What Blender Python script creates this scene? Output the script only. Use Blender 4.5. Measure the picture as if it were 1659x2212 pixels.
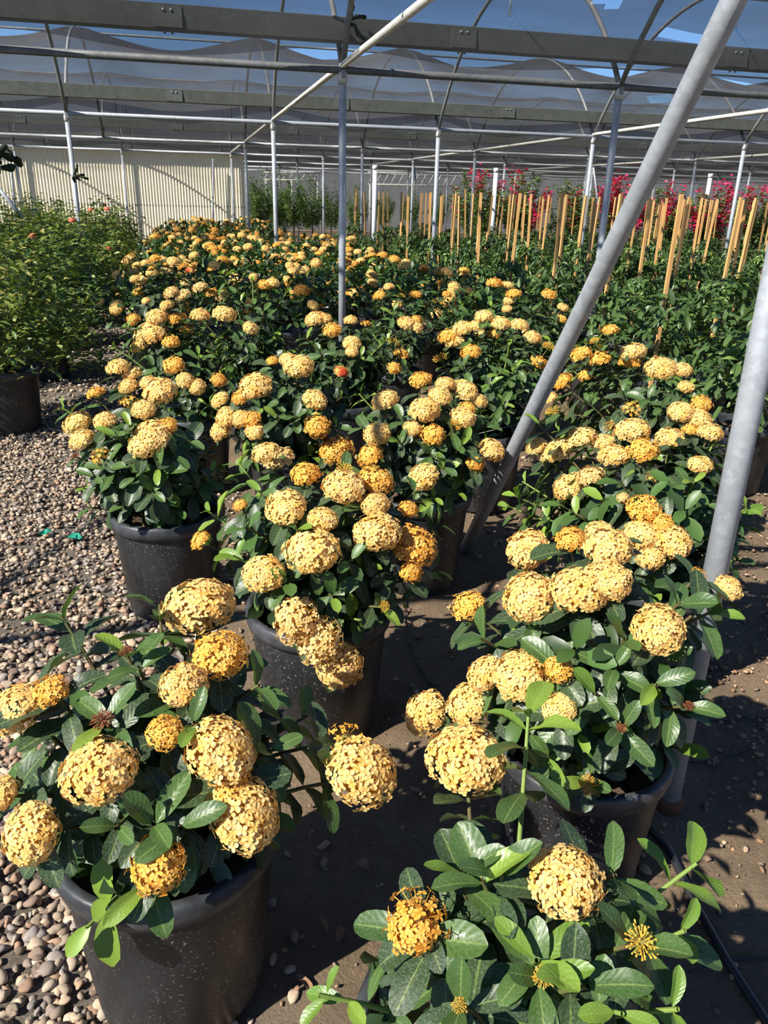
import bpy, math, random
import numpy as np
from mathutils import Vector, Matrix
for o in list(bpy.data.objects): bpy.data.objects.remove(o)
scene = bpy.context.scene
COL = scene.collection
PI = math.pi
random.seed(7); rng = np.random.default_rng(7)

# ------------------------------------------------------------------ camera
H = 1.55; F = 1679.88; PITCH, ROLL, YAW = (math.radians(a) for a in (22.149, 1.415, 14.0))
rt0 = np.array([math.cos(YAW), -math.sin(YAW), 0.]); FW = np.array([math.sin(YAW)*math.cos(PITCH), math.cos(YAW)*math.cos(PITCH), -math.sin(PITCH)])
up0 = np.cross(rt0, FW); RT = rt0*math.cos(ROLL)+up0*math.sin(ROLL); UP = -rt0*math.sin(ROLL)+up0*math.cos(ROLL)
EYE = np.array([0, 0, H])
cam = bpy.data.cameras.new('camera'); camo = bpy.data.objects.new('camera', cam); COL.objects.link(camo)
cam.sensor_fit = 'VERTICAL'; cam.sensor_height = 24.0; cam.lens = 24.0*F/2212.0; cam.clip_start = .02; cam.clip_end = 400
camo.matrix_world = Matrix(((RT[0], UP[0], -FW[0], 0), (RT[1], UP[1], -FW[1], 0), (RT[2], UP[2], -FW[2], H), (0, 0, 0, 1)))
scene.camera = camo
# ------------------------------------------------------------------ light
SUN_EL = math.radians(41.0); SUN_AZ = math.radians(62.0)      # light travels 62 deg from +Y toward +X
w = bpy.data.worlds.new('sky'); scene.world = w; w.use_nodes = True
nt = w.node_tree; bg = nt.nodes['Background']
sky = nt.nodes.new('ShaderNodeTexSky'); sky.sky_type = 'NISHITA'; sky.sun_disc = False
sky.sun_elevation = SUN_EL; sky.sun_rotation = math.radians(180)+SUN_AZ; sky.air_density = 1.0; sky.dust_density = .0; sky.ozone_density = 3.0; sky.altitude = 1500
tint = nt.nodes.new('ShaderNodeMix'); tint.data_type = 'RGBA'; tint.blend_type = 'MULTIPLY'; tint.inputs[0].default_value = 1.0; tint.inputs[7].default_value = (.80, .97, 1.18, 1)   # clear deep-blue winter sky
nt.links.new(sky.outputs[0], tint.inputs[6]); nt.links.new(tint.outputs[2], bg.inputs[0]); bg.inputs[1].default_value = .098
sl = bpy.data.lights.new('sun', 'SUN'); sl.energy = 8.6; sl.angle = math.radians(.55); sl.color = (1, .95, .86)
so = bpy.data.objects.new('sun', sl); COL.objects.link(so)
sd = Vector((math.sin(SUN_AZ)*math.cos(SUN_EL), math.cos(SUN_AZ)*math.cos(SUN_EL), -math.sin(SUN_EL)))
so.rotation_euler = sd.to_track_quat('-Z', 'Y').to_euler(); so.location = (-4, -3, 8)
vs = scene.view_settings; vs.view_transform = 'Standard'; vs.look = 'None'; vs.exposure = 0.1; vs.gamma = 1.0; vs.use_curve_mapping = False

# ------------------------------------------------------------------ helpers
def ray(u, v): return FW+RT*(u-829.5)/F-UP*(v-1106)/F
def onY(u, v, Y): d = ray(u, v); return EYE+d*(Y/d[1])
def onZ(u, v, Z): d = ray(u, v); return EYE+d*((Z-H)/d[2])
def onX(u, v, X): d = ray(u, v); return EYE+d*(X/d[0])
def norm(a): a = np.asarray(a, float); return a/max(1e-9, np.linalg.norm(a))

def mesh_np(name, V, Fc, mat=None, smooth=True, col=None, uv=None):
    V = np.asarray(V, np.float32).reshape(-1, 3); Fc = np.asarray(Fc, np.int32); m, k = Fc.shape
    me = bpy.data.meshes.new(name); me.vertices.add(len(V)); me.vertices.foreach_set('co', V.ravel())
    me.loops.add(m*k); me.loops.foreach_set('vertex_index', Fc.ravel())
    me.polygons.add(m); me.polygons.foreach_set('loop_start', np.arange(0, m*k, k, dtype=np.int32))
    me.polygons.foreach_set('loop_total', np.full(m, k, np.int32))
    me.update(calc_edges=True)
    me.polygons.foreach_set('use_smooth', np.full(m, smooth, bool))
    if col is not None:
        a = me.attributes.new('Col', 'FLOAT_COLOR', 'POINT'); c = np.ones((len(V), 4), np.float32); c[:, :3] = col; a.data.foreach_set('color', c.ravel())
    if uv is not None:
        l = me.uv_layers.new(name='UVMap'); l.data.foreach_set('uv', np.asarray(uv, np.float32)[Fc.ravel()].ravel())
    if mat: me.materials.append(mat)
    return me
def join(parts):
    """parts: list of (V,F[,C]) -> joined"""
    n = 0; Vs, Fs, Cs = [], [], []
    for p in parts:
        Vs.append(np.asarray(p[0], float).reshape(-1, 3)); Fs.append(np.asarray(p[1], int)+n); n += len(Vs[-1])
        if len(p) > 2: Cs.append(np.broadcast_to(np.asarray(p[2], float), Vs[-1].shape))
    return np.concatenate(Vs), np.concatenate(Fs), (np.concatenate(Cs) if Cs else None)
def link(name, data, parent=None, M=None, **props):
    o = bpy.data.objects.new(name, data); COL.objects.link(o)
    if parent is not None: o.parent = parent
    if M is not None: o.matrix_basis = M
    for k, v in props.items(): o[k] = v
    return o
def tag(o, label, category=None, group=None, kind=None):
    if label: o['label'] = label
    if category: o['category'] = category
    if group: o['group'] = group
    if kind: o['kind'] = kind
    return o
def T(p): return Matrix.Translation(Vector([float(x) for x in p]))
def frame(p, y, n, s=1.0):
    """local +Y along y, +Z near n"""
    y = norm(y); x = np.cross(y, n)
    if np.linalg.norm(x) < 1e-4: x = np.cross(y, [.3, .9, .1])
    x = norm(x); z = np.cross(x, y)
    return Matrix(((x[0]*s, y[0]*s, z[0]*s, p[0]), (x[1]*s, y[1]*s, z[1]*s, p[1]), (x[2]*s, y[2]*s, z[2]*s, p[2]), (0, 0, 0, 1)))
def frameZ(p, z, s=1.0, spin=0.0, sz=1.0):
    z = norm(z); a = np.cross(z, [math.cos(spin), math.sin(spin), .123]); x = norm(a); y = np.cross(z, x)
    return Matrix(((x[0]*s, y[0]*s, z[0]*s*sz, p[0]), (x[1]*s, y[1]*s, z[1]*s*sz, p[1]), (x[2]*s, y[2]*s, z[2]*s*sz, p[2]), (0, 0, 0, 1)))
def tube(path, r, sides=8, caps=True):
    P = np.asarray(path, float); n = len(P); r = np.broadcast_to(np.asarray(r, float), (n,))
    tg = np.gradient(P, axis=0); V = []; ref = None
    for i in range(n):
        t = norm(tg[i])
        if ref is None: ref = np.array([0, 0, 1.]) if abs(t[2]) < .9 else np.array([1., 0, 0])
        x = norm(np.cross(ref, t)); y = np.cross(t, x); ref = np.cross(t, x) if False else ref
        for k in range(sides):
            a = 2*PI*k/sides; V.append(P[i]+r[i]*(x*math.cos(a)+y*math.sin(a)))
    Fc = [(i*sides+k, i*sides+(k+1) % sides, (i+1)*sides+(k+1) % sides, (i+1)*sides+k) for i in range(n-1) for k in range(sides)]
    if caps:
        for i, flip in ((0, 1), (n-1, 0)):
            c = len(V); V.append(P[i])
            for k in range(0, sides, 2):
                q = (c, i*sides+k, i*sides+(k+1) % sides, i*sides+(k+2) % sides)
                Fc.append(q[::-1] if flip else q)
    return np.array(V), np.array(Fc)
def box(c, s, M=None):
    c = np.array(c, float); s = np.array(s, float)/2
    V = np.array([[x, y, z] for x in (-1, 1) for y in (-1, 1) for z in (-1, 1)])*s
    if M is not None: V = V@np.array(M.to_3x3()).T
    return V+c, np.array([(0, 1, 3, 2), (4, 6, 7, 5), (0, 4, 5, 1), (2, 3, 7, 6), (0, 2, 6, 4), (1, 5, 7, 3)])
def lathe(prof, sides=40):
    n = len(prof); V = [(r*math.cos(2*PI*k/sides), r*math.sin(2*PI*k/sides), z) for r, z in prof for k in range(sides)]
    Fc = [(i*sides+k, i*sides+(k+1) % sides, (i+1)*sides+(k+1) % sides, (i+1)*sides+k) for i in range(n-1) for k in range(sides)]
    return np.array(V), np.array(Fc)

# ------------------------------------------------------------------ materials
class NB:
    def __init__(s, name):
        s.m = bpy.data.materials.new(name); s.m.use_nodes = True; s.t = s.m.node_tree; s.p = s.t.nodes['Principled BSDF']; s.out = s.t.nodes['Material Output']
    def n(s, typ, **kw):
        x = s.t.nodes.new('ShaderNode'+typ)
        for k, v in kw.items(): setattr(x, k, v)
        return x
    def l(s, a, b): s.t.links.new(a, b)
    def setp(s, **kw):
        for k, v in kw.items(): s.p.inputs[k.replace('_', ' ')].default_value = v
    def mix(s, fac, a, b, blend='MIX'):
        x = s.n('Mix', data_type='RGBA', blend_type=blend)
        for sock, v in ((x.inputs[0], fac), (x.inputs[6], a), (x.inputs[7], b)):
            if isinstance(v, bpy.types.NodeSocket): s.l(v, sock)
            elif isinstance(v, (int, float)): sock.default_value = v if sock == x.inputs[0] else (v, v, v, 1)
            else: sock.default_value = (*v, 1)
        return x.outputs[2]
    def math(s, op, a, b=0.0, clamp=False):
        x = s.n('Math', operation=op, use_clamp=clamp)
        for sock, v in ((x.inputs[0], a), (x.inputs[1], b)):
            if isinstance(v, bpy.types.NodeSocket): s.l(v, sock)
            else: sock.default_value = v
        return x.outputs[0]
    def noise(s, scale, detail=3.0, rough=.55, co=None, dim='3D'):
        x = s.n('TexNoise', noise_dimensions=dim); x.inputs['Scale'].default_value = scale; x.inputs['Detail'].default_value = detail; x.inputs['Roughness'].default_value = rough
        if co is not None: s.l(co, x.inputs['Vector'])
        return x.outputs[0]
    def co(s, which='Object'): 
        if not hasattr(s, 'tc'): s.tc = s.n('TexCoord')
        return s.tc.outputs[which]
    def ramp(s, f, a, b, lo=0.0, hi=1.0):
        x = s.n('MapRange'); x.inputs[1].default_value = a; x.inputs[2].default_value = b; x.inputs[3].default_value = lo; x.inputs[4].default_value = hi
        s.l(f, x.inputs[0]); return x.outputs[0]
    def bump(s, h, strength=.3, dist=.01):
        b = s.n('Bump'); b.inputs['Strength'].default_value = strength; b.inputs['Distance'].default_value = dist; s.l(h, b.inputs['Height']); s.l(b.outputs[0], s.p.inputs['Normal']); return b
    def base(s, c): s.l(c, s.p.inputs['Base Color'])

def leaf_mat(name, c1, c2, rough=.36, dust=.5, per_leaf=True, transl=.22):
    b = NB(name)
    if per_leaf:
        f = b.n('ObjectInfo').outputs['Random']; co = b.co('UV'); sep = b.n('SeparateXYZ'); b.l(co, sep.inputs[0]); u, v = sep.outputs[0], sep.outputs[1]
        av = b.math('ABSOLUTE', b.math('SUBTRACT', v, .5)); c = b.mix(f, c1, c2)
        rib = b.ramp(av, .015, .05, 1, 0); c = b.mix(b.math('MULTIPLY', rib, .45), c, (.30, .38, .10))
        n1 = b.noise(26, 2, .5, b.co('Object')); c = b.mix(b.ramp(n1, .35, .7, 0, .35), c, tuple(x*.55 for x in c1))
        oi = b.n('VectorMath', operation='ADD'); b.l(b.co('Object'), oi.inputs[0]); b.l(b.n('ObjectInfo').outputs['Location'], oi.inputs[1])
        sp = b.noise(420, 1, .5, oi.outputs[0]); big = b.noise(30, 2, .6, oi.outputs[0])
        d = b.math('MULTIPLY', b.ramp(sp, .60, .72), b.ramp(big, .40, .62)); d = b.math('MULTIPLY', d, dust)
        film = b.math('MULTIPLY', b.ramp(big, .5, .8), dust*.35)
        c = b.mix(b.math('MAXIMUM', d, film), c, (.42, .44, .36))
        vein = b.n('TexWave', wave_type='BANDS', bands_direction='X'); vein.inputs['Scale'].default_value = 2.4
        cv = b.n('CombineXYZ'); b.l(b.math('SUBTRACT', u, b.math('MULTIPLY', av, .55)), cv.inputs[0]); b.l(cv.outputs[0], vein.inputs['Vector'])
        b.bump(vein.outputs[1], .12, .002)
        b.l(b.ramp(big, .3, .7, rough-.06, rough+.18), b.p.inputs['Roughness'])
    else:
        at = b.n('Attribute', attribute_name='Col'); c = b.mix(1.0, at.outputs['Color'], c1, 'MULTIPLY'); b.setp(Roughness=rough)
    b.base(c); b.setp(Specular_IOR_Level=.45)
    tr = b.n('BsdfTranslucent'); mx = b.n('MixShader'); mx.inputs[0].default_value = transl
    b.l(b.mix(1.0, c, (1.0, 1.25, .35), 'MULTIPLY'), tr.inputs[0])
    b.l(b.p.outputs[0], mx.inputs[1]); b.l(tr.outputs[0], mx.inputs[2]); b.l(mx.outputs[0], b.out.inputs[0])
    return b.m
def attr_mat(name, rough=.6, bump=None, mult=(1, 1, 1), transl=0, var=.25):
    b = NB(name); at = b.n('Attribute', attribute_name='Col'); c = at.outputs['Color']
    r = b.n('ObjectInfo').outputs['Random']; c = b.mix(1.0, c, b.mix(r, tuple(m*(1-var*.5*k) for m, k in zip(mult, (.4, 1, 1.2))), mult), 'MULTIPLY')
    b.base(c); b.setp(Roughness=rough, Specular_IOR_Level=.25)
    if bump: b.bump(b.noise(bump[0], 4, .6, b.co('Object')), bump[1], bump[2])
    if transl:
        tr = b.n('BsdfTranslucent'); mx = b.n('MixShader'); mx.inputs[0].default_value = transl
        b.l(c, tr.inputs[0]); b.l(b.p.outputs[0], mx.inputs[1]); b.l(tr.outputs[0], mx.inputs[2]); b.l(mx.outputs[0], b.out.inputs[0])
    return b.m
def metal_mat(name, c1=(.40, .42, .44), c2=(.22, .24, .26), rough=.5, metallic=.35):
    b = NB(name); n = b.noise(9, 4, .6, b.co('Object')); n2 = b.n('TexVoronoi'); n2.inputs['Scale'].default_value = 62; b.l(b.co('Object'), n2.inputs['Vector'])
    c = b.mix(b.ramp(n, .3, .7), c1, c2); sp = b.n('SeparateColor'); b.l(n2.outputs['Color'], sp.inputs[0]); c = b.mix(b.ramp(sp.outputs[0], .45, 1, 0, .28), c, tuple(min(1, x*1.4) for x in c1))
    b.base(c); b.setp(Metallic=metallic); b.l(b.ramp(n, .3, .7, rough-.1, rough+.12), b.p.inputs['Roughness']); return b.m
def plain(name, c1, c2, scale=12, rough=.7, bump=None, spec=.3):
    b = NB(name); n = b.noise(scale, 5, .62, b.co('Object')); b.base(b.mix(b.ramp(n, .3, .7), c1, c2)); b.setp(Roughness=rough, Specular_IOR_Level=spec)
    if bump: b.bump(n, *bump)
    return b.m
M = {}
M['leaf'] = leaf_mat('ixora_leaf', (.028, .056, .021), (.046, .086, .028), dust=.7)
M['leaf_mid'] = leaf_mat('ixora_leaf_mid', (.052, .108, .026), (.082, .155, .034), .33, .4)
M['leaf_lime'] = leaf_mat('ixora_leaf_young', (.12, .225, .03), (.22, .32, .042), .32, .15)
M['foliage'] = leaf_mat('foliage', (1, 1, 1), (1, 1, 1), .42, per_leaf=False)
M['leaf_shrub'] = leaf_mat('shrub_leaf', (.045, .10, .022), (.11, .19, .035), .36, .15)
M['leaf_vine'] = leaf_mat('staked_leaf', (.042, .085, .023), (.085, .155, .036), .38, .15)
M['petal'] = attr_mat('petal', .62, transl=.18)
M['stem'] = plain('green_brown_stem', (.10, .13, .035), (.10, .055, .03), 30, .7)
M['stem_green'] = plain('green_stem', (.15, .24, .05), (.20, .26, .06), 30, .6)
b = NB('black_nursery_plastic')
n1 = b.noise(5, 4, .6, b.co('Object')); mp = b.n('Mapping'); mp.inputs['Scale'].default_value = (55, 55, 5); b.l(b.co('Object'), mp.inputs[0]); n2 = b.noise(1, 4, .7, mp.outputs[0])
oi = b.n('VectorMath', operation='ADD'); b.l(b.co('Object'), oi.inputs[0]); b.l(b.n('ObjectInfo').outputs['Location'], oi.inputs[1])
n3 = b.noise(150, 2, .5, oi.outputs[0]); n4 = b.noise(7, 2, .5, oi.outputs[0])
c = b.mix(b.ramp(n1, .35, .75), (.010, .011, .013), (.030, .033, .038)); c = b.mix(b.math('MULTIPLY', b.ramp(n2, .56, .75), .30), c, (.10, .105, .115))
c = b.mix(b.math('MULTIPLY', b.ramp(n3, .63, .71), b.ramp(n4, .38, .6, .1, .8)), c, (.34, .31, .26)); b.base(c)
b.l(b.ramp(n1, .3, .7, .34, .55), b.p.inputs['Roughness']); b.setp(Specular_IOR_Level=.5); M['pot'] = b.m
b = NB('black_pot_rim'); n1 = b.noise(14, 4, .6, b.co('Object')); b.base(b.mix(b.ramp(n1, .35, .7), (.022, .024, .028), (.07, .074, .082))); b.setp(Roughness=.42, Specular_IOR_Level=.5); M['rim'] = b.m
M['potting_soil'] = plain('potting_soil', (.045, .028, .018), (.15, .095, .06), 45, .95, (.9, .02))
M['steel'] = metal_mat('galvanised_steel', (.36, .385, .41), (.25, .27, .295), .5, .2)
M['steel_dull'] = metal_mat('weathered_galvanised_steel', (.24, .245, .24), (.15, .155, .15), .6, .15)
M['gutter'] = metal_mat('weathered_gutter_steel', (.105, .112, .095), (.065, .072, .060), .65, .1)
M['purlin'] = metal_mat('pale_purlin_pipe', (.58, .56, .50), (.42, .41, .37), .6, .1)
M['pipe_shaded'] = metal_mat('shade_toned_weathered_pipe', (.13, .135, .135), (.075, .08, .08), .6, .15)  # weathered steel with the roof cloth's shade put into its darker colour
M['rust'] = plain('rust', (.20, .07, .03), (.10, .05, .03), 40, .9)
M['white_pvc'] = plain('white_pvc', (.70, .72, .74), (.60, .62, .64), 6, .5)
M['cream'] = plain('cream_wall_sheet', (.95, .88, .69), (.92, .81, .54), .8, .6)
b = NB('wooden_stake'); mp = b.n('Mapping'); mp.inputs['Scale'].default_value = (40, 40, 3); b.l(b.co('Object'), mp.inputs[0]); n1 = b.noise(1, 4, .6, mp.outputs[0])
b.base(b.mix(b.ramp(n1, .3, .7), (.62, .36, .13), (.44, .23, .075))); b.setp(Roughness=.75); M['wood'] = b.m
M['hose'] = plain('black_hose', (.012, .012, .014), (.03, .03, .033), 20, .35, spec=.6)
M['dry'] = plain('dry_leaf', (.34, .19, .11), (.20, .10, .06), 30, .85)
M['green_plastic'] = plain('green_plastic', (.02, .25, .16), (.03, .33, .22), 20, .5)
M['block'] = plain('cream_concrete', (.55, .47, .34), (.45, .38, .28), 8, .9)
M['dark'] = plain('dark_green_clump', (.012, .02, .01), (.03, .045, .02), 30, .9)
# shade cloth: woven, partly open; the longer the path through the weave, the less light passes
def cloth_mat(name, t0, t1):
    b = NB(name); n = b.noise(1.6, 4, .65, b.co('Object'))
    mp = b.n('Mapping'); mp.inputs['Scale'].default_value = (.35, 3.2, 3.2); b.l(b.co('Object'), mp.inputs[0]); nw = b.noise(1.6, 5, .65, mp.outputs[0])
    b.base(b.mix(b.ramp(n, .3, .7), (.034, .035, .038), (.056, .057, .060))); b.setp(Roughness=.8, Specular_IOR_Level=.2)
    tp = b.n('BsdfTransparent'); tr = b.n('BsdfTranslucent'); tr.inputs[0].default_value = (.045, .048, .055, 1)
    a = b.n('AddShader'); b.l(b.p.outputs[0], a.inputs[0]); b.l(tr.outputs[0], a.inputs[1]); mx = b.n('MixShader'); lw = b.n('LayerWeight'); lw.inputs[0].default_value = .5
    cosv = b.math('MAXIMUM', b.math('SUBTRACT', 1.0, lw.outputs['Facing']), .06); thick = b.math('DIVIDE', b.ramp(nw, .25, .75, t0, t1), cosv)
    b.l(b.math('SUBTRACT', 1.0, b.math('POWER', 2.718, b.math('MULTIPLY', thick, -1.0))), mx.inputs[0])
    b.l(tp.outputs[0], mx.inputs[1]); b.l(a.outputs[0], mx.inputs[2]); b.l(mx.outputs[0], b.out.inputs[0]); return b.m
M['cloth'] = cloth_mat('black_shade_cloth', .30, .52); M['cloth_thin'] = cloth_mat('thin_black_shade_cloth', .07, .16); M['cloth_dense'] = cloth_mat('dense_black_shade_cloth', .55, .95)
# ground
b = NB('nursery_ground'); co = b.co('Object'); sep = b.n('SeparateXYZ'); b.l(co, sep.inputs[0])
n1 = b.noise(3, 5, .6, co); n2 = b.noise(95, 5, .75, co); n3 = b.noise(14, 4, .6, co)
soil = b.mix(b.ramp(n1, .3, .7), (.17, .118, .072), (.29, .215, .14)); soil = b.mix(b.ramp(n2, .35, .7, 0, .55), soil, (.09, .06, .038)); soil = b.mix(b.ramp(n3, .55, .75, 0, .35), soil, (.34, .25, .165))
grit = b.mix(b.ramp(n2, .35, .65), (.10, .08, .06), (.22, .19, .155))
edge = b.math('ADD', sep.outputs[0], b.ramp(n1, 0, 1, -.35, .35)); c = b.mix(b.ramp(edge, -.12, .18), grit, soil); b.base(c); b.setp(Roughness=.95, Specular_IOR_Level=.15); b.bump(n2, .9, .012); M['ground'] = b.m
M['stone'] = attr_mat('gravel_stone', .85, (60, .35, .004), var=.3)

# ------------------------------------------------------------------ ground and gravel
def hgt(x, y):
    return .012*np.sin(x*3.1+1)*np.cos(y*2.3)+.008*np.sin(x*7.7+y*5.1)+.006*np.sin(x*17+2)*np.sin(y*15.3)+.004*np.sin(x*41+y*13)*np.sin(y*37-x*11)
gx = np.concatenate([[-60, -30, -15, -8, -5], np.arange(-3.5, 4.5, .04), [5, 7, 10, 16, 30, 60]]); gy = np.concatenate([[-20, -5, -1], np.arange(.3, 6.5, .04), np.arange(6.6, 12, .2), [13, 15, 18, 22, 30, 50, 90, 130]])
GX, GY = np.meshgrid(gx, gy); GZ = hgt(GX, GY)*np.where((abs(GX) < 5) & (GY < 13), 1, 0)-.012; GZ += rng.normal(0, .0028, GZ.shape)*(abs(GX) < 4)*(GY < 6.5)
nx, ny = len(gx), len(gy); idx = np.arange(nx*ny).reshape(ny, nx)
Fg = np.stack([idx[:-1, :-1], idx[:-1, 1:], idx[1:, 1:], idx[1:, :-1]], -1).reshape(-1, 4)
ground = link('ground', mesh_np('ground', np.stack([GX, GY, GZ], -1), Fg, M['ground']))
tag(ground, 'brown soil ground with gravel aisle under the potted plants', kind='structure')

def icosphere(sub):
    t = (1+5**.5)/2; V = [norm(v) for v in ((-1, t, 0), (1, t, 0), (-1, -t, 0), (1, -t, 0), (0, -1, t), (0, 1, t), (0, -1, -t), (0, 1, -t), (t, 0, -1), (t, 0, 1), (-t, 0, -1), (-t, 0, 1))]
    Fc = [(0, 11, 5), (0, 5, 1), (0, 1, 7), (0, 7, 10), (0, 10, 11), (1, 5, 9), (5, 11, 4), (11, 10, 2), (10, 7, 6), (7, 1, 8), (3, 9, 4), (3, 4, 2), (3, 2, 6), (3, 6, 8), (3, 8, 9), (4, 9, 5), (2, 4, 11), (6, 2, 10), (8, 6, 7), (9, 8, 1)]
    for _ in range(sub):
        cache = {}; N = []
        def mid(a, c):
            k = (min(a, c), max(a, c))
            if k not in cache: cache[k] = len(V); V.append(norm((V[a]+V[c])/2))
            return cache[k]
        for a, c, d in Fc:
            x, y, z = mid(a, c), mid(c, d), mid(d, a); N += [(a, x, z), (c, y, x), (d, z, y), (x, y, z)]
        Fc = N
    return np.array(V), np.array(Fc)
ICO1 = icosphere(1); ICO0 = icosphere(0)
STONE_COLS = np.array([(.33, .28, .21), (.40, .33, .24), (.25, .215, .18), (.46, .37, .26), (.36, .25, .17), (.28, .26, .235), (.50, .43, .33), (.22, .17, .13)])
def stones(P, S, ico):
    V0, F0 = ico; n, m = len(P), len(V0)
    k = rng.normal(0, 1, (n, 6, 3)); k /= np.linalg.norm(k, axis=2, keepdims=True)
    d = np.einsum('vc,nkc->nvk', V0, k); V = V0[None]*(1-.62*np.clip(d-.42, 0, 1).sum(2))[:, :, None]
    sc = np.stack([rng.uniform(.75, 1.3, n), rng.uniform(.6, 1.0, n), rng.uniform(.42, .75, n)], -1)*S[:, None]/2
    V = V*sc[:, None]; a = rng.uniform(0, 2*PI, n); c, s = np.cos(a), np.sin(a)
    tl = rng.uniform(-.4, .4, n); V = np.stack([V[..., 0], V[..., 1]*np.cos(tl)[:, None]-V[..., 2]*np.sin(tl)[:, None], V[..., 1]*np.sin(tl)[:, None]+V[..., 2]*np.cos(tl)[:, None]], -1)
    V = np.stack([V[..., 0]*c[:, None]-V[..., 1]*s[:, None], V[..., 0]*s[:, None]+V[..., 1]*c[:, None], V[..., 2]], -1)+P[:, None]
    C = STONE_COLS[rng.integers(0, len(STONE_COLS), n)]*rng.uniform(.75, 1.2, (n, 1))
    return V.reshape(-1, 3), (F0[None]+(np.arange(n)*m)[:, None, None]).reshape(-1, 3), np.repeat(C, m, 0)
def gravel_points(n, x0, x1, y0, y1, fn=None):
    x = rng.uniform(x0, x1, n); y = rng.uniform(y0, y1, n)
    if fn is not None: k = fn(x, y); x, y = x[k], y[k]
    S = rng.gamma(9, .0030, len(x))+.004; S = np.minimum(S, .055)
    return np.stack([x, y, hgt(x, y)-.012+S*rng.uniform(.05, .42, len(x))], -1), S
edgef = lambda x, y: x < -.10+.05*np.sin(y*2.1)+.05*np.clip(y-1.6, 0, 2)+rng.normal(0, .10, len(x))
path = link('gravel_aisle', None); tag(path, 'grey and tan gravel aisle left of the yellow ixora pots', kind='structure')
P1, S1 = gravel_points(9500, -1.3, .30, .85, 2.7, edgef); P2, S2 = gravel_points(15000, -1.7, .25, 2.7, 6.4, edgef)
near = np.argsort(np.hypot(P1[:, 0]+.3, P1[:, 1]-.6)-8*S1)[:300]; mask = np.ones(len(P1), bool); mask[near] = False
stone_meshes = []
for i in range(24):
    V, Fc, C = stones(np.zeros((1, 3)), np.array([1.0]), ICO1); stone_meshes.append(mesh_np('stone', V, Fc, M['stone'], True, C))
for j in near: link('stone', stone_meshes[random.randrange(24)], path, T(P1[j])@Matrix.Rotation(random.uniform(0, 6.28), 4, 'Z')@Matrix.Scale(float(S1[j])*1.05, 4))
V, Fc, C = stones(P1[mask], S1[mask], ICO1); link('gravel', mesh_np('gravel', V, Fc, M['stone'], True, C), path, kind='stuff')
P3, S3 = gravel_points(6500, -1.5, .0, 6.4, 19, lambda x, y: (x > -1.45) & (x < -.25)); S3 *= 1.35
V, Fc, C = stones(np.concatenate([P2, P3]), np.concatenate([S2, S3]), ICO0); link('gravel', mesh_np('gravel', V, Fc, M['stone'], True, C), path, kind='stuff')
# loose stones and chips on the soil at the right and between pots
dens = lambda x, y: rng.uniform(0, 1, len(x)) < np.clip(.30+1.2*(x-1.1), .30, 1)
P4, S4 = gravel_points(15000, .0, 3.4, .5, 4.5, dens); S4 *= np.clip(rng.gamma(2.2, .22, len(S4)), .18, 1.2)
V, Fc, C = stones(P4, S4, ICO0); o = link('loose_stones', mesh_np('loose_stones', V, Fc, M['stone'], True, C*np.array([1.0, .86, .74])*.9), ground, kind='stuff')

# ------------------------------------------------------------------ greenhouse frame
XS = [-8.3, -6.0, -3.65, -1.316, 1.194, 3.431, 5.737, 8.219, 10.738, 13.2, 15.6, 18.0, 20.4, 22.8]; IX = {k: XS[k+3] for k in range(-3, 11)}
YS = [1.454, 6.367, 11.233, 16.208, 20.86, 25.7, 30.5, 35.3]; ZT = 2.39; RISE = 1.265
def pipe(name, a, c, r, mat, parent=None, sides=14, n=2):
    a, c = np.array(a, float), np.array(c, float); V, Fc = tube([a+(c-a)*t for t in np.linspace(0, 1, n)], r, sides)
    return link(name, mesh_np(name, V, Fc, M[mat]), parent)
def post(x, y, label, group=None, r=.0285, mat='steel', top=ZT, detail=True):
    o = link('steel_post', None, None, T((x, y, 0))); tag(o, label, 'post', group)
    pipe('pole', (0, 0, -.05), (0, 0, top-.02), r, mat, o, 16)
    V, Fc = tube([(0, 0, top-.09), (0, 0, top-.015)], r*1.22, 16); link('top_sleeve', mesh_np('top_sleeve', V, Fc, M['purlin']), o)
    if detail:
        V, Fc = join([box((0, 0, top-.03), (.03, r*2.9, .05))])[:2]; link('saddle_clamp', mesh_np('saddle_clamp', V, Fc, M['steel_dull'], False), o)
    return o
POSTS = {(1, 0): 'thick galvanised post standing in the right foreground beside the pots', (1, 1): 'grey galvanised post rising in the middle of the flower bed', (2, 1): 'galvanised post just behind the slanting brace pipe',
 (0, 2): 'galvanised post with a dark green clump, behind the left shrubs', (1, 2): 'slim grey post left of the central post in the flower bed', (2, 2): 'post among the stakes right of the central post, pipe crossing at its top',
 (3, 2): 'slim post seen just left of the slanting brace under the roof purlin', (4, 2): 'slim leaning-looking post at far right among the stakes', (1, 3): 'slim post at the right end of the cream corrugated wall',
 (3, 3): 'slim post right of the middle, under the long diagonal purlin, among far stakes', (0, 4): 'post standing against the cream wall behind the left shrubs', (1, 4): 'post against the cream wall near its right end'}
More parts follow.
